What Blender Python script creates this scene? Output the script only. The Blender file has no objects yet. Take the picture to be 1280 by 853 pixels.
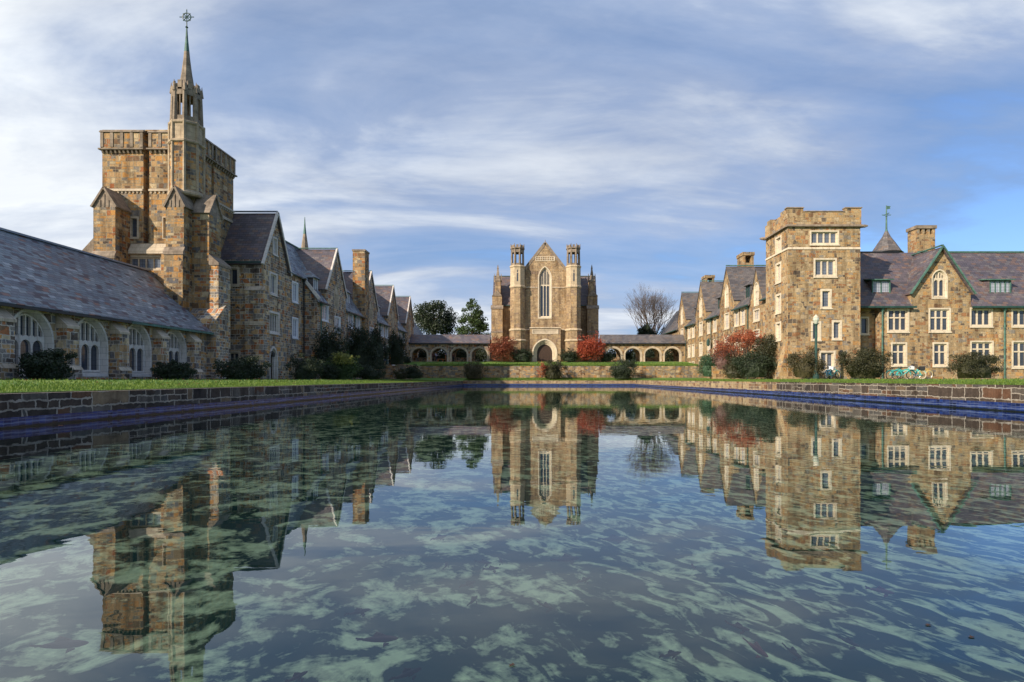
import bpy, math, random
from mathutils import Vector, Matrix
from mathutils.geometry import tessellate_polygon
R = math.radians
random.seed(11)
scene = bpy.context.scene
col = scene.collection
V = Vector

# ------------------------------------------------------------------ materials
def new_mat(name):
    m = bpy.data.materials.new(name); m.use_nodes = True
    nt = m.node_tree; b = nt.nodes['Principled BSDF']
    return m, nt, b

class NT:
    def __init__(s, nt): s.nt = nt
    def n(s, typ, **kw):
        nd = s.nt.nodes.new(typ)
        for k, v in kw.items(): setattr(nd, k, v)
        return nd
    def l(s, a, b): s.nt.links.new(a, b)
    def inp(s, sock, v):
        if isinstance(v, bpy.types.NodeSocket): s.l(v, sock)
        else: sock.default_value = v
    def math(s, op, a, b=0.0, clamp=False):
        m = s.n('ShaderNodeMath', operation=op, use_clamp=clamp)
        s.inp(m.inputs[0], a); s.inp(m.inputs[1], b); return m.outputs[0]
    def vmath(s, op, a, b=(0, 0, 0)):
        m = s.n('ShaderNodeVectorMath', operation=op)
        s.inp(m.inputs[0], a); s.inp(m.inputs[1], b); return m.outputs[0]
    def comb(s, x, y, z):
        c = s.n('ShaderNodeCombineXYZ')
        for i, v in enumerate((x, y, z)): s.inp(c.inputs[i], v)
        return c.outputs[0]
    def sep(s, v):
        c = s.n('ShaderNodeSeparateXYZ'); s.l(v, c.inputs[0]); return c.outputs
    def noise(s, vec, scale, detail=4, rough=.55, dist=0.0, out=0):
        c = s.n('ShaderNodeTexNoise'); s.inp(c.inputs['Vector'], vec)
        c.inputs['Scale'].default_value = scale; c.inputs['Detail'].default_value = detail
        c.inputs['Roughness'].default_value = rough; c.inputs['Distortion'].default_value = dist
        return c.outputs[out]
    def ramp(s, fac, stops, interp='LINEAR'):
        c = s.n('ShaderNodeValToRGB'); c.color_ramp.interpolation = interp
        e = c.color_ramp.elements
        while len(e) < len(stops): e.new(.5)
        for i, (p, cc) in enumerate(stops):
            e[i].position = p; e[i].color = tuple(cc) + (1,) if len(cc) == 3 else cc
        s.inp(c.inputs[0], fac); return c.outputs[0]
    def mix(s, f, a, b, blend='MIX'):
        c = s.n('ShaderNodeMix', data_type='RGBA', blend_type=blend)
        s.inp(c.inputs[0], f)
        for k, v in ((6, a), (7, b)):
            if isinstance(v, tuple) and len(v) == 3: v = v + (1,)
            s.inp(c.inputs[k], v)
        return c.outputs[2]
    def bump(s, h, strength, dist, normal=None):
        c = s.n('ShaderNodeBump'); c.inputs['Strength'].default_value = strength
        c.inputs['Distance'].default_value = dist; s.l(h, c.inputs['Height'])
        if normal is not None: s.l(normal, c.inputs['Normal'])
        return c.outputs[0]

def wall_uv(t, slope=1.0):
    g = t.n('ShaderNodeNewGeometry')
    P = t.sep(g.outputs['Position']); N = t.sep(g.outputs['True Normal'])
    ln = t.math('MAXIMUM', t.math('SQRT', t.math('ADD', t.math('MULTIPLY', N[0], N[0]), t.math('MULTIPLY', N[1], N[1]))), .001)
    u = t.math('DIVIDE', t.math('SUBTRACT', t.math('MULTIPLY', P[1], N[0]), t.math('MULTIPLY', P[0], N[1])), ln)
    return g, P, t.comb(u, t.math('MULTIPLY', P[2], slope), 0.0)

def brick(t, vec, w, h, mortar, offset=.5, smooth=.1):
    b = t.n('ShaderNodeTexBrick', offset=offset)
    t.l(vec, b.inputs['Vector'])
    b.inputs['Color1'].default_value = (0, 0, 0, 1); b.inputs['Color2'].default_value = (1, 1, 1, 1)
    b.inputs['Mortar'].default_value = (.5, .5, .5, 1)
    b.inputs['Scale'].default_value = 1; b.inputs['Mortar Size'].default_value = mortar
    b.inputs['Mortar Smooth'].default_value = smooth; b.inputs['Bias'].default_value = 0
    b.inputs['Brick Width'].default_value = w; b.inputs['Row Height'].default_value = h
    return b.outputs['Color'], b.outputs['Fac']

def stone_mat(name, stops, mortar_col, w=.8, h=.44, mort=.018, tint=1.0, contrast=1.0, warp=.07, bump=.6):
    m, nt, bs = new_mat(name); t = NT(nt)
    g, P, uv = wall_uv(t)
    d = t.noise(uv, 1.7, 3, out=1)
    d = t.vmath('SCALE', t.vmath('SUBTRACT', d, (.5, .5, .5))); d.node.inputs['Scale'].default_value = warp * 2
    d2 = t.vmath('SCALE', t.vmath('SUBTRACT', t.noise(uv, 7, 3, out=1), (.5, .5, .5))); d2.node.inputs['Scale'].default_value = .11
    uv2 = t.vmath('ADD', t.vmath('ADD', uv, d), d2)
    cA, fA = brick(t, uv2, w, h, mort)
    cB, fB = brick(t, uv2, w / 2, h / 2, mort * .8)
    uv3 = t.vmath('ADD', uv2, (7.3, 0, 0))
    cC, fC = brick(t, uv3, w * .62, h, mort * .9)
    selB = t.math('GREATER_THAN', t.noise(uv, .9, 2, out=0), .47)
    selA = t.math('GREATER_THAN', t.sep(cA)[0], .48)
    sel = t.math('MULTIPLY', selB, 1.0)
    sel = t.math('MAXIMUM', t.math('MULTIPLY', selA, 1.0), t.math('MULTIPLY', sel, .0))
    cAC = t.mix(selB, cA, cC); fAC = t.math('ADD', t.math('MULTIPLY', fA, t.math('SUBTRACT', 1.0, selB)), t.math('MULTIPLY', fC, selB))
    rnd = t.mix(sel, cAC, cB)
    f = t.math('MAXIMUM', t.math('MULTIPLY', fA, 1.0), t.math('ADD', t.math('MULTIPLY', fB, sel), t.math('MULTIPLY', fAC, t.math('SUBTRACT', 1.0, sel))), clamp=True)
    # a second random per stone from white noise of the tint
    wn = t.n('ShaderNodeTexWhiteNoise', noise_dimensions='1D'); t.l(t.sep(rnd)[0], wn.inputs['W'])
    wv = wn.outputs['Value']
    cst = t.ramp(wv, stops, 'CONSTANT')
    fine = t.noise(g.outputs['Position'], 9, 5, .65)
    med = t.ramp(t.noise(g.outputs['Position'], 2.6, 5, .7), [(.35, (0, 0, 0)), (.65, (1, 1, 1))])
    avg = tuple(sum(c[1][i] for c in stops) / len(stops) for i in range(3))
    cst = t.mix(t.math('MULTIPLY', t.sep(med)[0], .38), cst, avg)
    big = t.noise(g.outputs['Position'], .23, 3, .6)
    k = t.math('ADD', .30, t.math('MULTIPLY', fine, 1.4))
    cst = t.mix(1.0, cst, t.comb(k, k, k), 'MULTIPLY')
    kb = t.math('ADD', .7, t.math('MULTIPLY', big, .6))
    P3 = t.sep(uv)
    run = t.ramp(t.noise(t.comb(t.math('MULTIPLY', P3[0], 1.3), t.math('MULTIPLY', P3[1], .22), 0), 1.0, 5, .65), [(.36, (.55, .52, .5)), (.52, (1, 1, 1)), (.7, (1.12, 1.08, 1.02))])
    stain = t.mix(1.0, t.mix(1.0, t.mix(f, cst, mortar_col), t.comb(kb, kb, kb), 'MULTIPLY'), run, 'MULTIPLY')
    if tint != 1.0: stain = t.mix(1.0, stain, (tint, tint, tint), 'MULTIPLY')
    t.l(stain, bs.inputs['Base Color'])
    hgt = t.math('SUBTRACT', t.math('ADD', t.math('MULTIPLY', fine, .5), t.math('MULTIPLY', wv, .35)), f)
    t.l(t.bump(hgt, min(1, bump + .3), .07), bs.inputs['Normal'])
    bs.inputs['Roughness'].default_value = .9; bs.inputs['Specular IOR Level'].default_value = .2
    return m

# colour sets (linear)
tan = (.43, .27, .13); ochre = (.47, .235, .07); rust = (.32, .11, .04); brown = (.16, .09, .05)
grey = (.19, .175, .155); bluegrey = (.125, .13, .14); dark = (.065, .055, .05); cream = (.50, .39, .24); olive = (.27, .195, .11)
M = {}
M['stone_tower'] = stone_mat('warm rubble stone', [(0, tan), (.13, ochre), (.3, olive), (.42, rust), (.5, cream), (.6, tan), (.74, grey), (.82, brown), (.9, dark), (.96, bluegrey)], (.36, .29, .2), w=.95, h=.44, mort=.022)
M['stone_shade'] = stone_mat('multicoloured rubble stone', [(0, tan), (.12, bluegrey), (.24, olive), (.36, ochre), (.46, grey), (.56, cream), (.66, rust), (.74, grey), (.84, brown), (.92, dark)], (.46, .41, .34), w=.85, h=.44, mort=.024, tint=1.3)  # tint lifts the stone colour in place of fill light on shaded walls
M['stone_right'] = stone_mat('golden rubble stone', [(0, (.34, .235, .125)), (.16, olive), (.3, (.38, .28, .16)), (.4, (.38, .21, .08)), (.5, (.36, .24, .12)), (.62, (.26, .12, .055)), (.69, grey), (.78, (.40, .31, .2)), (.84, brown), (.93, dark)], (.37, .285, .18), w=.8, h=.42, mort=.02, tint=1.2)
M['stone_chapel'] = stone_mat('brown coursed stone', [(0, (.42, .30, .175)), (.2, (.36, .25, .145)), (.4, (.47, .34, .2)), (.6, (.31, .21, .13)), (.75, (.42, .275, .14)), (.9, (.27, .19, .14))], (.42, .33, .22), w=1.0, h=.5, mort=.015)
M['stone_terrace'] = stone_mat('terrace wall stone', [(0, tan), (.2, grey), (.35, olive), (.5, ochre), (.6, cream), (.75, grey), (.88, brown)], (.36, .30, .22), w=.9, h=.4, mort=.02)
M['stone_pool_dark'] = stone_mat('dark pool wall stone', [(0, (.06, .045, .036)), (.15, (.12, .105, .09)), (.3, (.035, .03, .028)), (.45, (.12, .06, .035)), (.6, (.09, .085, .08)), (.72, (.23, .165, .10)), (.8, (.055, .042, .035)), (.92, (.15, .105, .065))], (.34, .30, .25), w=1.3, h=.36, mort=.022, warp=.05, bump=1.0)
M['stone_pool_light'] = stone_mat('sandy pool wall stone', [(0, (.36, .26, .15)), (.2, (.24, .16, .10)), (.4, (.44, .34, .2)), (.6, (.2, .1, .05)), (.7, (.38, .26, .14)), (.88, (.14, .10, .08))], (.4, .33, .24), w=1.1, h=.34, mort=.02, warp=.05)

def slate_mat(name, stops, w=.42, h=.3, slope=1.5):
    m, nt, bs = new_mat(name); t = NT(nt)
    g, P, uv = wall_uv(t, slope)
    d = t.noise(uv, 3, 2, out=1); d = t.vmath('SCALE', t.vmath('SUBTRACT', d, (.5, .5, .5))); d.node.inputs['Scale'].default_value = .04
    uv = t.vmath('ADD', uv, d)
    c, f = brick(t, uv, w, h, .012, smooth=.4)
    wn = t.n('ShaderNodeTexWhiteNoise', noise_dimensions='1D'); t.l(t.sep(c)[0], wn.inputs['W'])
    cc = t.ramp(wn.outputs['Value'], stops, 'CONSTANT')
    patch = t.ramp(t.noise(g.outputs['Position'], .35, 4, .6), [(.35, (.72, .74, .8)), (.65, (1.2, 1.15, 1.1))])
    cc = t.mix(1.0, cc, patch, 'MULTIPLY')
    fine = t.noise(g.outputs['Position'], 12, 4); k = t.math('ADD', .7, t.math('MULTIPLY', fine, .6))
    cc = t.mix(1.0, cc, t.comb(k, k, k), 'MULTIPLY')
    cc = t.mix(f, cc, (.02, .02, .022))
    t.l(cc, bs.inputs['Base Color'])
    # each course rises towards its lower edge
    row = t.math('FRACT', t.math('DIVIDE', t.sep(uv)[1], h))
    hh = t.math('ADD', t.math('SUBTRACT', 1.0, row), t.math('MULTIPLY', wn.outputs['Value'], .5))
    t.l(t.bump(hh, .6, .03), bs.inputs['Normal'])
    bs.inputs['Roughness'].default_value = .55
    return m
sl = [(0, (.17, .21, .24)), (.3, (.14, .175, .21)), (.45, (.22, .25, .27)), (.6, (.13, .145, .175)), (.72, (.16, .15, .17)), (.8, (.075, .06, .08)), (.9, (.22, .12, .10)), (.94, (.3, .33, .36))]
M['slate_blue'] = slate_mat('blue grey slate', sl, w=.46, h=.25)
M['slate_purple'] = slate_mat('purple slate', [(0, (.12, .10, .115)), (.25, (.10, .085, .10)), (.45, (.15, .13, .13)), (.6, (.13, .09, .085)), (.75, (.085, .075, .085)), (.88, (.17, .11, .09))], w=.5, h=.34)
M['slate_brown'] = slate_mat('brown grey slate', [(0, (.13, .115, .11)), (.25, (.11, .10, .095)), (.5, (.15, .135, .13)), (.7, (.09, .08, .08)), (.88, (.16, .12, .095))], w=.5, h=.34)

def plain(name, c, rough=.8, var=.25, scale=3.0, metal=0.0, bump=.15, c2=None, streak=False):
    m, nt, bs = new_mat(name); t = NT(nt)
    g = t.n('ShaderNodeNewGeometry')
    f = t.noise(g.outputs['Position'], scale, 5, .65)
    lo = tuple(x * (1 - var) for x in c); hi = c2 or tuple(min(1, x * (1 + var)) for x in c)
    cc = t.ramp(f, [(.3, lo), (.7, hi)])
    if streak:
        gg, PP, uv = wall_uv(t); q = t.sep(uv)
        run = t.ramp(t.noise(t.comb(t.math('MULTIPLY', q[0], 3.0), t.math('MULTIPLY', q[1], .5), 0), 1.0, 5, .7), [(.30, (.55, .5, .46)), (.46, (1, 1, 1))])
        joint = brick(t, uv, .62, .36, .012)[1]
        cc = t.mix(1.0, cc, run, 'MULTIPLY'); cc = t.mix(t.math('MULTIPLY', joint, .6), cc, tuple(x * .4 for x in c))
    t.l(cc, bs.inputs['Base Color'])
    if bump: t.l(t.bump(t.noise(g.outputs['Position'], scale * 5, 4), bump, .02), bs.inputs['Normal'])
    bs.inputs['Roughness'].default_value = rough; bs.inputs['Metallic'].default_value = metal
    return m
M['lime'] = plain('weathered limestone', (.50, .41, .30), .85, .28, 1.2, streak=True)
M['lime_brown'] = plain('brown weathered limestone', (.40, .31, .21), .88, .35, 1.5, streak=True)
M['lime_tan'] = plain('tan limestone', (.52, .41, .27), .88, .2, 1.5, streak=True)
M['lime_white'] = plain('pale limestone surround', (.66, .6, .54), .85, .12, 1.0, streak=True)
M['lime_grey'] = plain('grey stained limestone', (.25, .195, .145), .9, .45, 1.6, streak=True)
M['lime_cream'] = plain('cream limestone', (.66, .56, .42), .85, .12, 1.0, streak=True)
M['copper'] = plain('green copper patina', (.07, .15, .12), .65, .5, 2.5)
M['copper_dark'] = plain('dark green painted metal', (.02, .06, .05), .5, .4, 3)
M['lead'] = plain('lead flashing', (.2, .22, .27), .45, .2, 2)
M['white_frame'] = plain('white painted frame', (.72, .72, .74), .6, .08, 2)
M['black_pipe'] = plain('black iron', (.015, .018, .02), .5, .3, 3)
M['door_wood'] = plain('dark oak door', (.045, .022, .012), .6, .4, 6)
M['wood_orange'] = plain('orange varnished wood', (.45, .16, .05), .5, .3, 5)
M['mulch'] = plain('dark mulch', (.03, .022, .015), .95, .5, 8, bump=.6)
M['flag'] = plain('flagstone paving', (.33, .28, .22), .9, .3, 2)
M['trunk'] = plain('brown bark', (.07, .05, .035), .9, .4, 6, bump=.5)
M['trunk_grey'] = plain('grey bark', (.09, .07, .06), .9, .3, 6, bump=.4)

def glass_mat(name, base, emit=None):
    m, nt, bs = new_mat(name); t = NT(nt)
    g, P, uv = wall_uv(t)
    c, f = brick(t, uv, .22, .3, .012, offset=0)
    wn = t.n('ShaderNodeTexWhiteNoise', noise_dimensions='1D'); t.l(t.sep(c)[0], wn.inputs['W'])
    n = t.noise(g.outputs['Position'], .5, 2)
    cc = t.mix(n, tuple(x * .5 for x in base), tuple(min(1, x * 1.6) for x in base))
    cc = t.mix(f, cc, (.03, .03, .035))
    t.l(cc, bs.inputs['Base Color'])
    bs.inputs['Roughness'].default_value = .12; bs.inputs['IOR'].default_value = 1.6
    t.l(t.bump(t.noise(g.outputs['Position'], 2.2, 2), .25, .05), bs.inputs['Normal'])
    return m
M['glass'] = glass_mat('dark leaded glass', (.05, .06, .08))
M['glass_grey'] = glass_mat('grey leaded glass', (.13, .15, .19))
M['glass_light'] = glass_mat('pale curtained glass', (.34, .36, .42))

def foliage_mat(name, c1, c2, scale=1.2, trans=.25):
    m, nt, bs = new_mat(name); t = NT(nt)
    g = t.n('ShaderNodeNewGeometry')
    f = t.noise(g.outputs['Position'], scale, 3, .6)
    f2 = t.math('ADD', t.math('MULTIPLY', f, .6), t.math('MULTIPLY', g.outputs['Random Per Island'], .4))
    cc = t.ramp(f2, [(.3, c1), (.7, c2)])
    t.l(cc, bs.inputs['Base Color']); bs.inputs['Roughness'].default_value = .6
    tr = t.n('ShaderNodeBsdfTranslucent'); t.l(cc, tr.inputs['Color'])
    mx = t.n('ShaderNodeMixShader'); mx.inputs[0].default_value = trans
    t.l(bs.outputs[0], mx.inputs[1]); t.l(tr.outputs[0], mx.inputs[2])
    t.l(mx.outputs[0], nt.nodes['Material Output'].inputs[0])
    return m
M['leaf_dark'] = foliage_mat('dark evergreen leaves', (.012, .022, .010), (.04, .06, .025))
M['leaf_mid'] = foliage_mat('mid green leaves', (.025, .05, .015), (.08, .13, .035))
M['leaf_bronze'] = foliage_mat('bronzed evergreen leaves', (.020, .026, .010), (.065, .062, .022), 2.0)
M['leaf_brown'] = foliage_mat('clipped olive brown leaves', (.036, .036, .014), (.105, .085, .034), 2.0)
M['leaf_yellow'] = foliage_mat('yellow green leaves', (.12, .14, .03), (.28, .27, .06), 2.0)
M['leaf_red'] = foliage_mat('bright red autumn leaves', (.20, .03, .02), (.56, .12, .05), 1.5, .35)
M['leaf_rust'] = foliage_mat('rusty brown red leaves', (.12, .03, .015), (.34, .09, .04), 1.5, .3)
M['leaf_orange'] = foliage_mat('orange red autumn leaves', (.24, .045, .025), (.55, .17, .07), 1.2, .35)
M['leaf_plum'] = foliage_mat('plum brown twiggy leaves', (.09, .045, .04), (.2, .11, .09), 1.5, .2)
M['leaf_teal'] = foliage_mat('blue green leaves', (.02, .06, .03), (.06, .13, .06), 1.5, .2)
M['grass_blade'] = foliage_mat('grass blades', (.06, .13, .015), (.2, .28, .04), 1.0, .35)

def grass_mat():
    m, nt, bs = new_mat('mown lawn'); t = NT(nt)
    g = t.n('ShaderNodeNewGeometry'); P = g.outputs['Position']
    a = t.noise(P, .3, 4, .6); b = t.noise(P, 14, 4, .7)
    c = t.ramp(a, [(.3, (.045, .115, .012)), (.5, (.085, .18, .018)), (.72, (.20, .25, .04))])
    k = t.math('ADD', .55, t.math('MULTIPLY', b, .9))
    t.l(t.mix(1.0, c, t.comb(k, k, k), 'MULTIPLY'), bs.inputs['Base Color'])
    t.l(t.bump(b, .8, .05), bs.inputs['Normal']); bs.inputs['Roughness'].default_value = .9
    return m
M['grass'] = grass_mat()

def tile_mat():
    m, nt, bs = new_mat('blue pool tiles'); t = NT(nt)
    g, P, uv = wall_uv(t)
    c, f = brick(t, uv, .17, .17, .007, offset=0)
    wn = t.n('ShaderNodeTexWhiteNoise', noise_dimensions='1D'); t.l(t.sep(c)[0], wn.inputs['W'])
    cc = t.ramp(wn.outputs['Value'], [(0, (.004, .012, .075)), (.4, (.008, .024, .13)), (.7, (.003, .008, .04)), (.9, (.012, .035, .17))])
    cc = t.mix(f, cc, (.05, .065, .13))
    sc_ = t.ramp(t.noise(t.vmath('MULTIPLY', g.outputs['Position'], (.8, .8, 9)), 2.2, 5, .7), [(.48, (0, 0, 0)), (.68, (1, 1, 1))])
    band = t.math('MULTIPLY', t.sep(sc_)[0], .45)
    cc = t.mix(band, cc, (.15, .19, .34))
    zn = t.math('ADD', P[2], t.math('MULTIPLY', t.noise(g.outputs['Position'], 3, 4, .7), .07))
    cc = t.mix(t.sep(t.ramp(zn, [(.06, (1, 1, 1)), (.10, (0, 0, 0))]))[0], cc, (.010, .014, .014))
    lime = t.math('MULTIPLY', t.sep(t.ramp(zn, [(.115, (0, 0, 0)), (.135, (1, 1, 1)), (.16, (0, 0, 0))]))[0], .55)
    cc = t.mix(lime, cc, (.2, .26, .42))
    t.l(cc, bs.inputs['Base Color']); bs.inputs['Roughness'].default_value = .25
    t.l(t.bump(t.math('SUBTRACT', wn.outputs['Value'], f), .3, .01), bs.inputs['Normal'])
    return m
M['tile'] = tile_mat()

def pool_floor_mat():
    m, nt, bs = new_mat('algae covered pool floor'); t = NT(nt)
    g = t.n('ShaderNodeNewGeometry'); P = g.outputs['Position']
    # swept streaks of bare pale floor between dark algae
    q = t.sep(P)
    al = t.math('ADD', t.math('MULTIPLY', q[0], .50), t.math('MULTIPLY', q[1], -.86))
    ac = t.math('ADD', t.math('MULTIPLY', q[0], .86), t.math('MULTIPLY', q[1], .50))
    streak = t.noise(t.comb(t.math('MULTIPLY', al, 1.25), t.math('MULTIPLY', ac, 2.4), 0), 2.1, 5, .56, 1.1)
    blob = t.noise(t.vmath('ADD', P, (3.0, 1.2, 0)), 2.2, 6, .64, .6)
    side = t.n('ShaderNodeMapRange'); t.l(t.sep(P)[0], side.inputs[0])
    side.inputs[1].default_value = -1.0; side.inputs[2].default_value = 2.5
    sel = side.outputs[0]
    v = t.math('ADD', t.math('MULTIPLY', streak, sel), t.math('MULTIPLY', t.math('ADD', t.math('MULTIPLY', blob, .75), t.math('MULTIPLY', streak, .25)), t.math('SUBTRACT', 1.0, sel)))
    fine = t.noise(P, 11, 5, .7)
    v2 = t.math('ADD', v, t.math('MULTIPLY', t.math('SUBTRACT', fine, .5), .13))
    mask = t.sep(t.ramp(v2, [(.49, (0, 0, 0)), (.53, (.5, .5, .5)), (.59, (1, 1, 1))]))[0]
    k = t.math('ADD', .55, t.math('MULTIPLY', fine, .9))
    pale = t.mix(1.0, (.78, .80, .52), t.comb(k, k, k), 'MULTIPLY')
    drk = t.mix(t.noise(P, 1.3, 4), (.012, .042, .042), (.045, .095, .08))
    t.l(t.mix(mask, drk, pale), bs.inputs['Base Color']); bs.inputs['Roughness'].default_value = 1
    bs.inputs['Specular IOR Level'].default_value = 0
    return m
M['pool_floor'] = pool_floor_mat()

def water_mat():
    m = bpy.data.materials.new('still pond water'); m.use_nodes = True
    nt = m.node_tree; nt.nodes.clear(); t = NT(nt)
    g = t.n('ShaderNodeNewGeometry'); P = g.outputs['Position']
    rot = t.n('ShaderNodeMapping'); t.l(P, rot.inputs['Vector']); rot.inputs['Rotation'].default_value = (0, 0, R(15)); rot.inputs['Scale'].default_value = (.8, 1.5, 1)
    h = t.math('ADD', t.noise(rot.outputs[0], 1.3, 2, .5, .5), t.math('MULTIPLY', t.noise(rot.outputs[0], 4.5, 2, .5), .16))
    calm = t.math('ADD', .35, t.noise(P, .09, 2))
    nrm = t.bump(t.math('MULTIPLY', h, calm), .5, .0038)
    fr = t.n('ShaderNodeFresnel'); fr.inputs['IOR'].default_value = 1.33; t.l(nrm, fr.inputs['Normal'])
    fac = t.math('POWER', fr.outputs[0], .8, clamp=True)
    gl = t.n('ShaderNodeBsdfGlossy'); gl.inputs['Roughness'].default_value = .0; gl.inputs['Color'].default_value = (.93, .97, 1, 1); t.l(nrm, gl.inputs['Normal'])
    tr = t.n('ShaderNodeBsdfTransparent'); tr.inputs['Color'].default_value = (.86, .95, .87, 1)
    mx = t.n('ShaderNodeMixShader'); t.l(fac, mx.inputs[0]); t.l(tr.outputs[0], mx.inputs[1]); t.l(gl.outputs[0], mx.inputs[2])
    o = t.n('ShaderNodeOutputMaterial'); t.l(mx.outputs[0], o.inputs[0])
    return m
M['water'] = water_mat()

# ------------------------------------------------------------------ builders
def tag(o, label=None, cat=None, group=None, kind=None):
    if label: o['label'] = label
    if cat: o['category'] = cat
    if group: o['group'] = group
    if kind: o['kind'] = kind
    return o
def thing(name, label, cat, loc, group=None):
    o = bpy.data.objects.new(name, None); col.objects.link(o); o.location = loc
    o.empty_display_size = .3
    return tag(o, label, cat, group)

SPLIT = {'coping', 'weathering', 'parapet', 'string_course', 'gutter', 'ridge_cap', 'rake_coping', 'limestone_band', 'cornice', 'lower_stage', 'battlement', 'chimney_cap'}
class MB:
    def __init__(s): s.v = []; s.f = []
    def poly(s, pts):
        i = len(s.v); s.v += [tuple(p) for p in pts]; s.f.append(tuple(range(i, i + len(pts))))
    def hexa(s, b, t_):            # bottom 4 + top 4 corners
        i = len(s.v); s.v += [tuple(p) for p in b] + [tuple(p) for p in t_]
        for q in ((3, 2, 1, 0), (4, 5, 6, 7), (0, 1, 5, 4), (1, 2, 6, 5), (2, 3, 7, 6), (3, 0, 4, 7)):
            s.f.append(tuple(i + k for k in q))
        return s
    def box(s, x0, x1, y0, y1, z0, z1):
        return s.hexa([(x0, y0, z0), (x1, y0, z0), (x1, y1, z0), (x0, y1, z0)], [(x0, y0, z1), (x1, y0, z1), (x1, y1, z1), (x0, y1, z1)])
    def extrude(s, pts, dvec):     # closed prism from a 3D polygon
        pts = [V(p) for p in pts]; d = V(dvec); i = len(s.v); n = len(pts)
        s.v += [tuple(p) for p in pts] + [tuple(p + d) for p in pts]
        s.f.append(tuple(range(i + n - 1, i - 1, -1))); s.f.append(tuple(range(i + n, i + 2 * n)))
        for k in range(n): s.f.append((i + k, i + (k + 1) % n, i + n + (k + 1) % n, i + n + k))
        return s
    def beam(s, p, q, w, h, up=(0, 0, 1)):
        p = V(p); q = V(q); d = (q - p).normalized(); side = d.cross(V(up))
        if side.length < 1e-4: side = d.cross(V((1, 0, 0)))
        side.normalize(); u = side.cross(d).normalized()
        a = side * w / 2; b = u * h / 2
        return s.hexa([p - a - b, p + a - b, p + a + b, p - a + b], [q - a - b, q + a - b, q + a + b, q - a + b])
    def tube(s, p, q, r0, r1=None, n=8, cap=True):
        if r1 is None: r1 = r0
        p = V(p); q = V(q); d = (q - p)
        if d.length < 1e-6: return s
        d.normalize(); a = d.orthogonal().normalized(); b = d.cross(a)
        i = len(s.v)
        for c, r in ((p, r0), (q, r1)):
            for k in range(n):
                an = 2 * math.pi * k / n; s.v.append(tuple(c + (a * math.cos(an) + b * math.sin(an)) * r))
        for k in range(n): s.f.append((i + k, i + (k + 1) % n, i + n + (k + 1) % n, i + n + k))
        if cap: s.f.append(tuple(range(i + n - 1, i - 1, -1))); s.f.append(tuple(range(i + n, i + 2 * n)))
        return s
    def lathe(s, cx, cy, prof, n=8, rot=None, closed=True):
        if rot is None: rot = math.pi / n
        i = len(s.v)
        for r, z in prof:
            for k in range(n):
                an = rot + 2 * math.pi * k / n; s.v.append((cx + r * math.cos(an), cy + r * math.sin(an), z))
        for j in range(len(prof) - 1):
            for k in range(n):
                a = i + j * n + k; b = i + j * n + (k + 1) % n
                s.f.append((a, b, b + n, a + n))
        if closed:
            s.f.append(tuple(range(i + n - 1, i - 1, -1)))
            e = i + (len(prof) - 1) * n; s.f.append(tuple(range(e, e + n)))
        return s
    def build(s, name, mat, parent=None, label=None, smooth=False, top=None):
        if parent is not None and name in SPLIT:
            comp = {}; par = list(range(len(s.v)))
            def find(a):
                while par[a] != a: par[a] = par[par[a]]; a = par[a]
                return a
            for f in s.f:
                for q in f[1:]: par[find(q)] = find(f[0])
            for f in s.f: comp.setdefault(find(f[0]), []).append(f)
            if 1 < len(comp) <= 14:
                first = None
                for fs in comp.values():
                    used = sorted({q for f in fs for q in f}); ix = {q: k for k, q in enumerate(used)}
                    m2 = MB(); m2.v = [s.v[q] for q in used]; m2.f = [tuple(ix[q] for q in f) for f in fs]
                    o = m2._build(name, mat, parent, label, smooth); first = first or o
                return first
        return s._build(name, mat, parent, label, smooth)
    def _build(s, name, mat, parent=None, label=None, smooth=False):
        me = bpy.data.meshes.new(name)
        off = V((0, 0, 0))
        if parent is not None:
            p = parent
            while p.parent: p = p.parent
            off = p.location
        me.from_pydata([tuple(V(v) - off) for v in s.v], [], s.f)
        me.materials.append(mat); me.validate(); me.update()
        if smooth:
            for pl in me.polygons: pl.use_smooth = True
        o = bpy.data.objects.new(name, me); col.objects.link(o)
        if parent is not None: o.parent = parent
        if label: o['label'] = label
        return o

class Fr:
    """a facade frame: a runs along the wall, z up, d outwards"""
    def __init__(s, side, pos): s.side = side; s.pos = pos
    def p(s, a, z, d=0.0):
        if s.side == 'S': return V((a, s.pos - d, z))
        if s.side == 'N': return V((a, s.pos + d, z))
        if s.side == 'E': return V((s.pos + d, a, z))
        return V((s.pos - d, a, z))
    def flip(s): return s.side in ('W', 'N')
    def shift(s, d):
        return Fr(s.side, s.pos + (d if s.side in ('E', 'N') else -d))

def panel(mb, fr, outline, holes=(), d=0.0, jamb=.3, edge=0.0):
    """flat wall sheet with holes, hole reveals of depth jamb, and edge faces of depth edge"""
    loops = [[V((a, z, 0)) for a, z in outline]] + [[V((a, z, 0)) for a, z in h] for h in holes]
    tris = tessellate_polygon(loops)
    flat = [p for l in loops for p in l]
    i = len(mb.v); mb.v += [tuple(fr.p(p.x, p.y, d)) for p in flat]
    for t in tris:
        a, b, c = (flat[k] for k in t)
        cr = (b.x - a.x) * (c.y - a.y) - (b.y - a.y) * (c.x - a.x)
        if abs(cr) < 1e-9: continue
        t = tuple(t) if (cr > 0) != fr.flip() else tuple(reversed(t))
        mb.f.append(tuple(i + k for k in t))
    for li, l in enumerate(loops):
        dep = jamb if li else edge
        if dep <= 0: continue
        n = len(l)
        for k in range(n):
            a, b = l[k], l[(k + 1) % n]
            mb.poly([fr.p(a.x, a.y, d), fr.p(b.x, b.y, d), fr.p(b.x, b.y, d - dep), fr.p(a.x, a.y, d - dep)])

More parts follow.
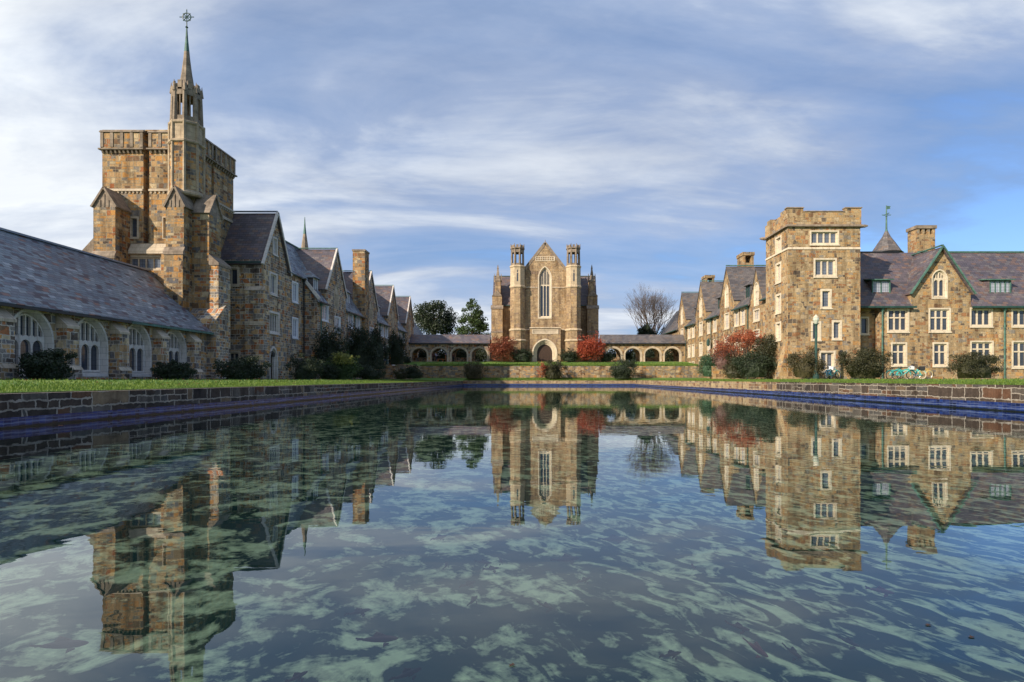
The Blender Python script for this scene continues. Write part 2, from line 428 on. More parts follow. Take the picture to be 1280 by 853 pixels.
def rect(a0, a1, z0, z1): return [(a0, z0), (a1, z0), (a1, z1), (a0, z1)]
def arch_z(x, h, zs, za):
    x = min(abs(x), h); r = za - zs
    if r >= h:
        Rr = (h * h + r * r) / (2 * h); return zs + math.sqrt(max(0, Rr * Rr - (x + Rr - h) ** 2))
    return zs + r * ((1 - (x / h) ** 2.3) ** .5 * .86 + (1 - x / h) * .14)
def arch(ac, w, z0, zs, za, n=8):
    h = w / 2; pts = [(ac - h, z0), (ac + h, z0)]
    xs = [h * math.cos(math.pi / 2 * k / n) for k in range(0, n + 1)]
    for x in xs: pts.append((ac + x, arch_z(x, h, zs, za)))
    for x in reversed(xs[:-1]): pts.append((ac - x, arch_z(x, h, zs, za)))
    # drop duplicates
    out = []
    for p in pts:
        if not out or (abs(p[0] - out[-1][0]) + abs(p[1] - out[-1][1])) > 1e-5: out.append(p)
    return out

def window(parent, fr, ac, z0, z1, w, lights=2, transom=0, sur=.16, mat='lime', glass='glass', rec=.2, sill=True, label=None, mull=.09, mmat=None):
    """square-headed mullioned window; returns its hole in the wall"""
    a0, a1 = ac - w / 2, ac + w / 2
    outer = rect(a0 - sur, a1 + sur, z0 - sur, z1 + sur); inner = rect(a0, a1, z0, z1)
    mb = MB(); panel(mb, fr, outer, [inner], .035, jamb=rec + .08, edge=.12)
    if sill: mb.extrude([fr.p(a0 - sur - .04, z0 - sur - .05, .04), fr.p(a1 + sur + .04, z0 - sur - .05, .04), fr.p(a1 + sur + .04, z0 - sur + .05, .04), fr.p(a0 - sur - .04, z0 - sur + .05, .04)], fr.p(0, 0, .1) - fr.p(0, 0, .04))
    win = mb.build('window', M[mat], parent, label)
    lw = (w - mull * (lights + 1)) / lights; holes = []
    for k in range(lights):
        b0 = a0 + mull + k * (lw + mull)
        if transom:
            zt = z0 + (z1 - z0) * transom
            holes += [rect(b0, b0 + lw, z0 + mull, zt - mull / 2), rect(b0, b0 + lw, zt + mull / 2, z1 - mull)]
        else: holes.append(rect(b0, b0 + lw, z0 + mull, z1 - mull))
    mb = MB(); panel(mb, fr, inner, holes, -rec * .55, jamb=.1); mb.build('mullion', M[mmat or mat], win)
    mb = MB(); mb.poly([fr.p(a, z, -rec) for a, z in (rect(a0 - .01, a1 + .01, z0 - .01, z1 + .01))]); mb.build('pane', M[glass], win)
    return outer

def arched_window(parent, fr, ac, w, z0, zs, za, lights=3, sur=.3, mat='lime', glass='glass', rec=.35, fine=True, label=None, mull=.09, stepz=None):
    outer = arch(ac, w + 2 * sur, z0 - sur, zs, za + sur * 1.15); inner = arch(ac, w, z0, zs, za)
    mb = MB(); 
    # splayed reveal: outer ring face, then sloping reveal to the inner arch
    h = w / 2; n = len(inner)
    mid = arch(ac, w + sur * 1.1, z0 - sur * .35, zs, za + sur * .65)
    panel(mb, fr, outer, [mid], .04, jamb=0, edge=.15)
    for k in range(n):
        k2 = (k + 1) % n
        mb.poly([fr.p(*mid[k], .04), fr.p(*mid[k2], .04), fr.p(*inner[k2], -rec), fr.p(*inner[k], -rec)])
    win = mb.build('window', M[mat], parent, label)
    lw = (w - mull * (lights + 1)) / lights; holes = []
    zt = stepz or (zs - .1)
    for k in range(lights):
        b0 = ac - h + mull + k * (lw + mull); c = b0 + lw / 2
        top = min(zt, arch_z(max(abs(b0 - ac), abs(b0 + lw - ac)), h, zs, za) - mull)
        holes.append(arch(c, lw, z0 + mull, top - lw * .55, top, 4))
        if fine:
            sub = 2
            sw = (lw - mull * .6) / sub
            for j in range(sub):
                s0 = b0 + j * (sw + mull * .6)
                tz = [arch_z(x - ac, h, zs, za) - mull * .8 for x in (s0, s0 + sw / 2, s0 + sw)]
                zb = top + mull + .02
                if min(tz) > zb + .12: holes.append([(s0, zb + .1), (s0 + sw / 2, zb), (s0 + sw, zb + .1), (s0 + sw, tz[2]), (s0 + sw / 2, tz[1]), (s0, tz[0])])
    mb = MB(); panel(mb, fr, inner, holes, -rec + .12, jamb=.14); mb.build('mullion', M[mat], win)
    mb = MB(); mb.poly([fr.p(a, z, -rec - .01) for a, z in arch(ac, w + .1, z0 - .05, zs, za + .05)]); mb.build('pane', M[glass], win)
    return outer

def door_arch(parent, fr, ac, w, z0, zs, za, sur=.3, mat='lime', orders=2, rec=.6, doormat='door_wood', name='door'):
    outer = arch(ac, w + 2 * sur, z0 - .3, zs, za + sur * 1.1)
    mb = MB(); prev = outer; st = sur / orders
    for k in range(orders):
        nxt = arch(ac, w + 2 * sur - 2 * st * (k + 1) + .001, z0 - .3, zs, za + (sur - st * (k + 1)) * 1.1 + .0005)
        panel(mb, fr, prev, [nxt], .05 - rec * .8 * k / orders, jamb=rec * .8 / orders, edge=.1 if k == 0 else 0)
        prev = nxt
    o = mb.build('door_surround', M[mat], parent)
    mb = MB(); panel(mb, fr, arch(ac, w + .04, z0 - .3, zs, za + .02), [], -rec * .75, jamb=0)
    nb = 5
    for k in range(1, nb): mb.beam(fr.p(ac - w / 2 + k * w / nb, z0, -rec * .75 + .015), fr.p(ac - w / 2 + k * w / nb, zs, -rec * .75 + .015), .03, .03, up=fr.p(0, 0, 1) - fr.p(0, 0, 0))
    dd = mb.build(name, M[doormat], parent)
    mb = MB(); mb.tube(fr.p(ac + w * .3, z0 + 1.05, -rec * .75 + .01), fr.p(ac + w * .3, z0 + 1.05, -rec * .75 + .1), .05); mb.build('handle', M['black_pipe'], dd)
    return outer

def slab(mb, pts, th=.12):
    """roof slab: polygon extruded down its normal"""
    p = [V(q) for q in pts]; n = (p[1] - p[0]).cross(p[2] - p[0]).normalized()
    if n.z < 0: n = -n
    mb.extrude(p, -n * th)

def string(mb, fr, a0, a1, z, h=.18, d=.1):
    """projecting moulding with a sloping top"""
    q = [fr.p(a0, z, .002), fr.p(a0, z, d), fr.p(a0, z + h * .55, d), fr.p(a0, z + h, .002)]
    mb.extrude(q, fr.p(a1, 0) - fr.p(a0, 0))

def downpipe(parent, fr, a, z0, z1, mat='copper', r=.06, hopper=True):
    mb = MB(); mb.tube(fr.p(a, z0, .14), fr.p(a, z1, .14), r, n=8)
    z = z0 + 1
    while z < z1: mb.tube(fr.p(a, z, .14), fr.p(a, z + .12, .14), r * 1.35, n=8); z += 2.0
    if hopper: mb.hexa([fr.p(a - .08, z1 - .1, .05), fr.p(a + .08, z1 - .1, .05), fr.p(a + .08, z1 - .1, .22), fr.p(a - .08, z1 - .1, .22)], [fr.p(a - .2, z1 + .3, .02), fr.p(a + .2, z1 + .3, .02), fr.p(a + .2, z1 + .3, .36), fr.p(a - .2, z1 + .3, .36)])
    return mb.build('downpipe', M[mat], parent)

def gable_pts(c, hw, zb, zf, za): return [(c - hw, zb), (c + hw, zb), (c + hw, zf), (c, za), (c - hw, zf)]

def dormer(parent, fr, a, w, z0, z1, depth, kind='shed', roof='slate_brown', frame='copper_dark', glass='glass_grey', lights=2, cheeks='slate_brown', fmat='copper', inset=0.6):
    """dormer whose face stands inset behind the wall plane; roof runs back by depth"""
    d0 = -inset
    mb = MB()
    for s in (-1, 1):
        e = a + s * w / 2
        mb.poly([fr.p(e, z0, d0), fr.p(e, z1, d0), fr.p(e, z1, d0 - depth), fr.p(e, z0, d0 - depth)])
    body = mb.build('dormer', M[cheeks], parent)
    f2 = fr.shift(d0)
    mb = MB(); inner = rect(a - w / 2 + .12, a + w / 2 - .12, z0 + .15, z1 - .12)
    lw = (w - .24 - .07 * (lights - 1)) / lights
    holes = [rect(a - w / 2 + .12 + k * (lw + .07), a - w / 2 + .12 + k * (lw + .07) + lw, z0 + .15, z1 - .12) for k in range(lights)]
    panel(mb, f2, rect(a - w / 2, a + w / 2, z0, z1), holes, 0.01, jamb=.1)
    mb.build('frame', M[frame], body)
    mb = MB(); mb.poly([f2.p(p_[0], p_[1], -.08) for p_ in inner]); mb.build('pane', M[glass], body)
    mb = MB(); o = .22
    if kind == 'shed':
        slab(mb, [f2.p(a - w / 2 - o, z1 + .08, .3), f2.p(a + w / 2 + o, z1 + .08, .3), f2.p(a + w / 2 + o, z1 + .5, -depth), f2.p(a - w / 2 - o, z1 + .5, -depth)], .1)
        mb.build('dormer_roof', M[fmat], body)
    else:
        hgt = w * .62; zt = z1 + hgt; hip = w * .45
        L, Rr = a - w / 2 - o, a + w / 2 + o
        slab(mb, [f2.p(L, z1, .3), f2.p(Rr, z1, .3), f2.p(a, zt, -hip)], .08)
        slab(mb, [f2.p(L, z1, .3), f2.p(a, zt, -hip), f2.p(a, zt, -depth - 1.2), f2.p(L, z1, -depth)], .08)
        slab(mb, [f2.p(Rr, z1, .3), f2.p(a, zt, -hip), f2.p(a, zt, -depth - 1.2), f2.p(Rr, z1, -depth)], .08)
        mb.build('dormer_roof', M[roof], body)
    return body

def cross_gable_roof(mb, fr, c, hw, zf, za, back, over=.25, th=.12):
    """two slopes running back from a gable in frame fr"""
    sl_ = (za - zf) / hw; o = .18
    for s in (-1, 1):
        slab(mb, [fr.p(c + s * (hw + o), zf - o * sl_ + .1, over), fr.p(c, za + .1, over), fr.p(c, za + .1, -back), fr.p(c + s * (hw + o), zf - o * sl_ + .1, -back)], th)
def roof_bays(mb, fr, a0, a1, gables, d_eave, z_eave, d_ridge, z_ridge, th=.15, cut=.12):
    """main slope in bays: it overhangs between gables and starts behind the wall under each gable"""
    sl_ = (z_ridge - z_eave) / (d_eave - d_ridge)
    cuts = [a0]
    for c, hw in sorted(gables): cuts += [c - hw, c + hw]
    cuts.append(a1)
    for k in range(len(cuts) - 1):
        d = d_eave if k % 2 == 0 else -cut
        z = z_eave + (d_eave - d) * sl_
        if cuts[k + 1] - cuts[k] > .02: slab(mb, [fr.p(cuts[k], z, d), fr.p(cuts[k + 1], z, d), fr.p(cuts[k + 1], z_ridge, d_ridge), fr.p(cuts[k], z_ridge, d_ridge)], th)
def gable_cheeks(mb, fr, c, hw, zf, d_eave, z_eave, sl_):
    for s in (-1, 1):
        a = c + s * hw; z0 = z_eave + d_eave * sl_ - .3; back = (zf - z0) / sl_ + .3
        mb.poly([fr.p(a, z0, 0), fr.p(a, zf, 0), fr.p(a, zf, -back)])
def rakes(mb, fr, c, hw, zf, za, d=.0, w=.22, h=.28, lift=.12):
    sl_ = (za - zf) / hw; o = .22
    for s in (-1, 1):
        mb.beam(fr.p(c + s * (hw + o), zf - o * sl_ + lift, d), fr.p(c, za + lift, d), w, h, up=fr.p(0, 0, 1) - fr.p(0, 0, 0))

# ------------------------------------------------------------------ camera maths (1280 px picture, horizon y 474, vanishing x 670)
F = 740.0
def X(px, Y): return (px - 670.0) * Y / F
def Z(py, Y): return 1.0 + (474.0 - py) * Y / F

# ------------------------------------------------------------------ DINING HALL (left, long slate roof)
SS = M['stone_shade']; ST = M['stone_tower']
b = thing('dining_hall', 'long low stone hall with blue grey slate roof and big pointed arch windows', 'building', (-28, 33, 1))
E = Fr('E', -25.5); holes = []
for k in range(6):
    ac = 21.95 + 3.965 * k
    holes.append(arched_window(b, E, ac, 2.3, 1.4, 2.95, 4.33, lights=3, sur=.26, mat='lime_white', glass='glass', rec=.38, mull=.12, stepz=3.0))
mb = MB(); panel(mb, E, rect(18, 47.5, .7, 4.9), holes, 0, jamb=.3)
mb.poly([(-25.5, 18, .7), (-36.5, 18, .7), (-36.5, 18, 4.9), (-31, 18, 9.5), (-25.5, 18, 4.9)])
mb.poly([(-36.5, 18, .7), (-36.5, 47.5, .7), (-36.5, 47.5, 4.9), (-36.5, 18, 4.9)])
mb.build('wall', SS, b)
mb = MB()
slab(mb, [(-25.0, 17.6, 4.62), (-25.0, 45.75, 4.62), (-27.2, 45.9, 6.49), (-31, 47.4, 9.63), (-31, 17.6, 9.63)], .16)
slab(mb, [(-37.0, 17.6, 4.62), (-37.0, 47.4, 4.62), (-31.05, 47.4, 9.58), (-31.05, 17.6, 9.58)], .16)
mb.build('roof', M['slate_blue'], b)
mb = MB(); mb.beam((-31, 17.5, 9.68), (-31, 47.4, 9.68), .3, .12); mb.build('ridge_cap', M['lead'], b)
mb = MB(); mb.beam((-24.98, 17.6, 4.5), (-24.98, 36.5, 4.5), .14, .13); mb.build('gutter', M['black_pipe'], b)
mb = MB(); mb.beam((-24.98, 36.55, 4.5), (-24.98, 45.75, 4.5), .15, .14); mb.build('gutter', M['copper'], b)
for k in range(7):
    a = 21.95 + 3.965 * (k - .5)
    if k == 6: a = 43.6
    mb = MB(); w = .42
    mb.box(-25.49, -24.92, a - w, a + w, .7, 3.75); mb.box(-25.49, -24.78, a - w - .06, a + w + .06, .7, 1.5)
    bt = mb.build('buttress', SS, b)
    mb = MB(); mb.extrude([(-25.49, a - w - .04, 3.7), (-24.86, a - w - .04, 3.7), (-24.86, a - w - .04, 3.84), (-25.49, a - w - .04, 4.42)], (0, 2 * w + .08, 0))
    mb.extrude([(-24.91, a - w - .08, 1.72), (-24.75, a - w - .08, 1.5), (-24.91, a - w - .08, 1.5)], (0, 2 * w + .2, 0))
    mb.build('weathering', M['lime'], bt)

# ------------------------------------------------------------------ GREAT TOWER (left)
b = thing('great_tower', 'massive tan stone tower on the left topped by an octagonal turret and green tipped spire', 'tower', (-31, 50, 1))
TY = 47.5; S = Fr('S', TY); TE = Fr('E', -27.4)
holes = []
holes.append(window(b, S, -31.35, 9.85, 10.75, 2.5, 4, sur=.2, mat='lime', glass='glass_grey', rec=.18))
holes.append(window(b, S, -32.25, 12.4, 13.9, .5, 1, sur=.14, mat='lime', rec=.2, mull=.02))
holes.append(window(b, S, -29.75, 12.3, 13.95, .3, 1, sur=.06, mat='lime', rec=.25, mull=.02, sill=False))
slot = rect(-31.5, -31.02, 11.9, 20.9); holes.append(slot)
mb = MB()
panel(mb, S, rect(-34.8, -27.4, .5, 21.0), [h for h in holes if h is not slot] + [rect(-31.5, -31.02, 11.9, 20.9)], 0, jamb=.55)
mb.poly([S.p(-31.6, 11.7, -.55), S.p(-30.9, 11.7, -.55), S.p(-30.9, 21, -.55), S.p(-31.6, 21, -.55)])
panel(mb, TE, rect(TY, 53.6, .5, 21.0), [rect(50.0, 50.35, 12.0, 20.9)], 0, jamb=.5)
mb.poly([TE.p(49.9, 11.8, -.5), TE.p(50.5, 11.8, -.5), TE.p(50.5, 21, -.5), TE.p(49.9, 21, -.5)])
mb.poly([(-34.8, 53.6, .5), (-34.8, TY, .5), (-34.8, TY, 21), (-34.8, 53.6, 21)])
mb.poly([(-27.4, 53.6, .5), (-34.8, 53.6, .5), (-34.8, 53.6, 21), (-27.4, 53.6, 21)])
mb.poly([(-34.8, TY, 20.6), (-27.4, TY, 20.6), (-27.4, 53.6, 20.6), (-34.8, 53.6, 20.6)])
mb.build('wall', ST, b)
# slit lamps in the recess
mb = MB(); mb.box(-31.34, -31.18, TY + .5, TY + .56, 16.8, 18.8); mb.build('slit_window', M['glass'], b)
# parapet blocks: stone with limestone panel frames
mb = MB(); tr = MB(); dt = MB()
def parapet(fr, a0, a1, z0, z1, n, d=.12, th=.5):
    mb.hexa([fr.p(a0, z0, d), fr.p(a1, z0, d), fr.p(a1, z0, -th), fr.p(a0, z0, -th)], [fr.p(a0, z1, d), fr.p(a1, z1, d), fr.p(a1, z1, -th), fr.p(a0, z1, -th)])
    tr.hexa([fr.p(a0 - .08, z1, d + .1), fr.p(a1 + .08, z1, d + .1), fr.p(a1 + .08, z1, -th - .06), fr.p(a0 - .08, z1, -th - .06)], [fr.p(a0 - .03, z1 + .16, d + .03), fr.p(a1 + .03, z1 + .16, d + .03), fr.p(a1 + .03, z1 + .16, -th), fr.p(a0 - .03, z1 + .16, -th)])
    for k in range(n + 1):
        a = a0 + .12 + (a1 - a0 - .24) * k / n
        tr.hexa([fr.p(a - .12, z0 + .12, d + .05), fr.p(a + .12, z0 + .12, d + .05), fr.p(a + .12, z0 + .12, d - .02), fr.p(a - .12, z0 + .12, d - .02)], [fr.p(a - .12, z1 - .02, d + .05), fr.p(a + .12, z1 - .02, d + .05), fr.p(a + .12, z1 - .02, d - .02), fr.p(a - .12, z1 - .02, d - .02)])
    string(tr, fr, a0 - .1, a1 + .1, z0 - .12, .2, d + .18)
    m = int((a1 - a0) / .34)
    for k in range(m):
        a = a0 + (k + .5) * (a1 - a0) / m
        dt.hexa([fr.p(a - .07, z0 - .36, .0), fr.p(a + .07, z0 - .36, .0), fr.p(a + .07, z0 - .36, .1), fr.p(a - .07, z0 - .36, .1)], [fr.p(a - .07, z0 - .12, .0), fr.p(a + .07, z0 - .12, .0), fr.p(a + .07, z0 - .12, .24), fr.p(a - .07, z0 - .12, .24)])
PZ0, PZ1 = 19.45, 20.75
parapet(S, -34.85, -31.45, PZ0, PZ1, 4)
parapet(S, -31.0, -29.2, PZ0, PZ1 - .05, 2)
parapet(TE, 48.6, 50.0, PZ0, PZ1 - .05, 2)
parapet(TE, 50.35, 53.65, PZ0, PZ1, 4)
parapet(Fr('W', -34.85), 48.2, 53.6, PZ0, PZ1, 5, d=.05)
mb.build('parapet', ST, b); tr.build('parapet_trim', M['lime_grey'], b); dt.build('corbel_row', M['lime_grey'], b)
mb = MB()
for (fr, a0, a1) in ((S, -34.85, -31.5), (S, -31.02, -29.0), (TE, 48.8, 50.0), (TE, 50.35, 53.6)):
    string(mb, fr, a0, a1, 16.05, .22, .14)
    m = int((a1 - a0) / .3)
    for k in range(m):
        a = a0 + (k + .5) * (a1 - a0) / m
        mb.hexa([fr.p(a - .06, 15.88, 0.0), fr.p(a + .06, 15.88, 0.0), fr.p(a + .06, 15.88, .05), fr.p(a - .06, 15.88, .05)], [fr.p(a - .06, 16.04, 0.0), fr.p(a + .06, 16.04, 0.0), fr.p(a + .06, 16.04, .1), fr.p(a - .06, 16.04, .1)])
string(mb, TE, 50.4, 53.6, 15.0, .3, .16)
mb.build('string_course', M['lime'], b)
# broad sloping set-off under the slits
mb = MB(); mb.extrude([S.p(-32.5, 11.0, .34), S.p(-32.5, 11.25, .34), S.p(-32.5, 11.85, .01), S.p(-32.5, 11.0, .01)], (3.9, 0, 0)); mb.build('set_off', M['lime'], b)
mb = MB()
panel(mb, S.shift(.3), rect(-33.2, -28.6, .5, 11.0), [rect(-31.35 - 1.45, -31.35 + 1.45, 9.65, 10.95)], 0, jamb=.28)
mb.build('lower_wall', ST, b)
# angle buttresses with gabled heads
def tower_buttress(x0, x1, y0, y1, zb, ztop, side, steps=(), mat=None):
    mb = MB(); mb.box(x0, x1, y0, y1, .5, zb)
    o = mb.build('buttress', mat or ST, b)
    cp = MB()
    if side == 'S':
        c = (x0 + x1) / 2
        mb2 = MB(); mb2.extrude([(x0, y0, zb), (x1, y0, zb), (c, y0, ztop)], (0, y1 - y0, 0)); mb2.build('gablet', M['lime_grey'], o)
        for sx, ex in ((x0 - .12, c), (x1 + .12, c)): cp.beam((sx, (y0 + y1) / 2 - .06, zb + .0), (ex, (y0 + y1) / 2 - .06, ztop + .12), y1 - y0 + .14, .14)
        for k in range(3):
            xx = c - .32 + k * .32; cp.box(xx - .05, xx + .05, y0 - .05, y0 + .02, zb + .02, zb + (.55 if k != 1 else 1.0))
    else:
        cy = (y0 + y1) / 2
        mb2 = MB(); mb2.extrude([(x1, y0, zb), (x1, y1, zb), (x1, cy, ztop)], (x0 - x1, 0, 0)); mb2.build('gablet', M['lime_grey'], o)
        for sy, ey in ((y0 - .12, cy), (y1 + .12, cy)): cp.beam(((x0 + x1) / 2 + .06, sy, zb), ((x0 + x1) / 2 + .06, ey, ztop + .12), x1 - x0 + .14, .14)
    for (z, pr) in steps:
        if side == 'S':
            cp.extrude([(x0 - .08, y0 - pr - .06, z), (x0 - .08, y0 - pr - .06, z + .22), (x0 - .08, y0 - .005, z + .62), (x0 - .08, y0 - .005, z)], (x1 - x0 + .16, 0, 0))
            m3 = MB(); m3.box(x0 - .02, x1 + .02, y0 - pr, y0 - .003, .5, z); m3.build('lower_stage', mat or ST, o)
        else:
            cp.extrude([(x1 + pr + .06, y0 - .08, z), (x1 + pr + .06, y0 - .08, z + .2), (x1 + .005, y0 - .08, z + .9), (x1 + .005, y0 - .08, z)], (0, y1 - y0 + .16, 0))
            m3 = MB(); m3.box(x1 + .003, x1 + pr, y0 - .02, y1 + .02, .5, z); m3.build('lower_stage', mat or SS, o)
    cp.build('coping', M['lime_grey'], o)
tower_buttress(-34.25, -32.55, 45.8, 47.49, 14.3, 15.7, 'S', [(10.3, .15)])
tower_buttress(-28.65, -27.25, 45.8, 47.49, 14.3, 15.8, 'S', [(10.6, .18)])
tower_buttress(-27.24, -25.9, 46.9, 48.7, 14.1, 15.7, 'E', [(10.0, .75)])
mb = MB(); mb.box(-27.2, -24.75, 45.8, 47.6, .5, 5.6); mb.extrude([(-27.2, 45.8, 5.6), (-27.2, 47.6, 5.6), (-27.2, 47.6, 7.2)], (2.45, 0, 0)); mb.build('plinth_block', SS, b)
# sloping stone shoulder at the far left
mb = MB(); mb.extrude([(-34.3, 46.6, 12.7), (-38.6, 46.6, 8.0), (-38.6, 46.6, 4), (-34.3, 46.6, 4)], (0, 3.5, 0)); mb.build('shoulder', M['lime_grey'], b)
_i0 = set(bpy.data.meshes)
# octagonal turret on the corner
TX, TYY = -28.05, 47.55
mb = MB(); mb.lathe(TX, TYY, [(1.32, 15.9), (1.32, 20.05)]); mb.build('turret', ST, b)
q = MB()
for k in range(8):
    an = math.pi / 8 + k * math.pi / 4; q.tube((TX + 1.3 * math.cos(an), TYY + 1.3 * math.sin(an), 15.9), (TX + 1.3 * math.cos(an), TYY + 1.3 * math.sin(an), 21.8), .13, n=6)
q.lathe(TX, TYY, [(1.4, 20.0), (1.5, 20.08), (1.5, 20.2), (1.28, 20.32), (1.28, 21.5), (1.42, 21.6), (1.42, 21.75), (1.1, 21.9)])
q.lathe(TX, TYY, [(1.34, 15.8), (1.47, 15.9), (1.47, 16.05), (1.34, 16.25)])
q.build('turret_quoins', M['lime_brown'], b)
lan = MB()
for k in range(8):
    an = math.pi / 8 + k * math.pi / 4; c, s_ = math.cos(an), math.sin(an)
    lan.tube((TX + 1.1 * c, TYY + 1.1 * s_, 21.8), (TX + 1.02 * c, TYY + 1.02 * s_, 24.8), .2, .16, n=6)
    lan.tube((TX + 1.18 * c, TYY + 1.18 * s_, 24.2), (TX + 1.16 * c, TYY + 1.16 * s_, 25.1), .13, .02, n=4)
    a2 = an + math.pi / 4
    p0 = V((TX + 1.05 * c, TYY + 1.05 * s_, 0)); p1 = V((TX + 1.05 * math.cos(a2), TYY + 1.05 * math.sin(a2), 0))
    for z, hh in ((24.2, .55), (22.0, .5)):
        lan.beam(p0 + V((0, 0, z)), p1 + V((0, 0, z)), .14, hh)
    m_ = (p0 + p1) / 2; lan.tube(m_ + V((0, 0, 22.2)), m_ + V((0, 0, 24.2)), .05, n=5)
    m2 = m_ * 1.0; lan.beam(m2 + (p0 - m2) * .45 + V((0, 0, 24.7)), m2 + (p1 - m2) * .45 + V((0, 0, 24.7)), .14, .75)
lan.build('lantern', M['lime_grey'], b)
mb = MB(); mb.lathe(TX, TYY, [(.98, 24.2), (.86, 24.9), (.55, 25.2), (.42, 26.0), (.26, 27.3), (.21, 27.9)]); mb.build('spire', M['lime_grey'], b)
mb = MB(); mb.lathe(TX, TYY, [(.21, 27.9), (.11, 29.0), (.05, 30.0)]); sp = mb.build('spire_tip', M['copper'], b)
mb = MB(); mb.tube((TX, TYY, 29.9), (TX, TYY, 31.65), .045, .025, 6)
cz = 30.95
for k in range(16):
    a0_, a1_ = 2 * math.pi * k / 16, 2 * math.pi * (k + 1) / 16
    mb.tube((TX + .36 * math.cos(a0_), TYY, cz + .36 * math.sin(a0_)), (TX + .36 * math.cos(a1_), TYY, cz + .36 * math.sin(a1_)), .045, n=5)
for k in range(4):
    an = k * math.pi / 4; L = .62 if k % 2 == 0 else .45
    mb.tube((TX - L * math.cos(an), TYY, cz - L * math.sin(an)), (TX + L * math.cos(an), TYY, cz + L * math.sin(an)), .04, n=5)
mb.lathe(TX, TYY, [(.02, 29.95), (.13, 30.05), (.02, 30.2)], 8)
mb.build('finial_cross', M['copper_dark'], sp)

for me in [m for m in bpy.data.meshes if m not in _i0]:
    for v in me.vertices:
        rx_, ry_, rz_ = v.co.x - (TX + 31), v.co.y - (TYY - 50), v.co.z
        v.co = (TX + 31 + rx_ * .92, TYY - 50 + ry_ * .92, rz_ * .9795 if rz_ < 25.5 else 25.5 * .9795 + (rz_ - 25.5) * .92)
# ------------------------------------------------------------------ GABLED HALL next to the tower
b = thing('gabled_hall', 'tall gabled stone block with purple slate roof right beside the great tower', 'building', (-25.5, 53.7, 1))
S = Fr('S', 51.0); E = Fr('E', -23.65); holes = []
holes.append(window(b, S, X(288.5, 51), Z(356, 51), Z(336, 51), 1.15, 2, sur=.16, mat='lime', glass='glass', rec=.2))
holes.append(window(b, S, X(292, 51), Z(456, 51), Z(441, 51), .85, 2, sur=.14, mat='lime', glass='glass', rec=.2))
mb = MB(); panel(mb, S, rect(-28, -23.65, .6, 11.3), holes)
holes = []
def EY(px, Xp): return F * Xp / (px - 670.0)
# windows on the gable face, from their picture columns
holes.append(window(b, E, 53.65, 12.3, 13.7, .75, 2, sur=.12, mat='lime_white', glass='glass_light', rec=.12))
holes.append(window(b, E, 53.3, 8.7, 10.4, 1.25, 2, sur=.18, mat='lime_white', glass='glass_grey', rec=.2))
holes.append(window(b, E, 53.4, 5.25, 6.9, 1.9, 4, sur=.2, mat='lime_white', glass='glass', rec=.25))
holes.append(door_arch(b, E, 53.3, 1.0, 1.0, 2.9, 3.6, sur=.32, mat='lime_white', rec=.5))
panel(mb, E, [(51, .6), (56.5, .6), (56.5, 11.3), (53.75, 16.0), (51, 11.3)], holes)
# rear part of the flank that links to the range
holes = []
for z0, z1 in ((8.6, 10.4), (5.1, 6.9)):
    holes.append(window(b, E, 58.1, z0, z1, 1.2, 2, sur=.14, mat='white_frame', glass='glass_light', rec=.12))
holes.append(window(b, E, 57.6, 1.6, 3.0, .5, 1, sur=.12, mat='lime', glass='glass', rec=.2))
panel(mb, E, rect(56.5, 60.35, .6, 11.3), holes)
mb.build('wall', SS, b)
mb = MB(); mb.box(-24.9, -23.35, 50.72, 50.995, .6, 8.6); mb.box(-23.645, -23.352, 50.996, 51.9, .6, 8.58); ob = mb.build('corner_pier', SS, b)
mb = MB(); mb.extrude([(-24.95, 50.65, 8.6), (-24.95, 50.99, 9.0), (-24.95, 50.99, 8.6)], (1.65, 0, 0)); mb.box(-24.95, -23.3, 50.66, 50.715, 5.6, 5.95); mb.build('weathering', M['lime'], ob)
mb = MB()
zf, za, hw = 11.1, 15.95, 2.75; G = Fr('E', -23.65)
cross_gable_roof(mb, G, 53.75, hw, zf, za, 4.6)
mb.build('roof', M['slate_purple'], b)
mb = MB()
slab(mb, [(-23.3, 56.3, 11.15), (-23.3, 60.6, 11.15), (-27.0, 60.6, 15.95), (-27.0, 56.3, 15.95)], .15); mb.build('roof', M['slate_blue'], b)
mb = MB(); rakes(mb, G, 53.75, hw, zf, za, d=.2, w=.2, h=.2, lift=.16); mb.build('rake_coping', M['lime_white'], b)
mb = MB(); mb.beam((-23.45, 53.75, 16.2), (-28.3, 53.75, 16.2), .22, .1); mb.build('ridge_cap', M['lead'], b)
mb = MB(); mb.beam((-28, 50.65, 11.0), (-23.6, 50.65, 11.0), .16, .14); mb.build('gutter', M['copper_dark'], b)
downpipe(b, E, 60.0, 1, 10.9, 'black_pipe', .07)
downpipe(b, S, -27.2, 1, 10.7, 'black_pipe', .09)
mb = MB(); mb.tube(E.p(52.3, 3.3, .0), E.p(52.3, 3.45, .4), .03); mb.lathe(-23.2, 52.3, [(.08, 2.95), (.13, 3.0), (.13, 3.3), (.02, 3.45)], 6); mb.build('wall_lantern', M['black_pipe'], b)

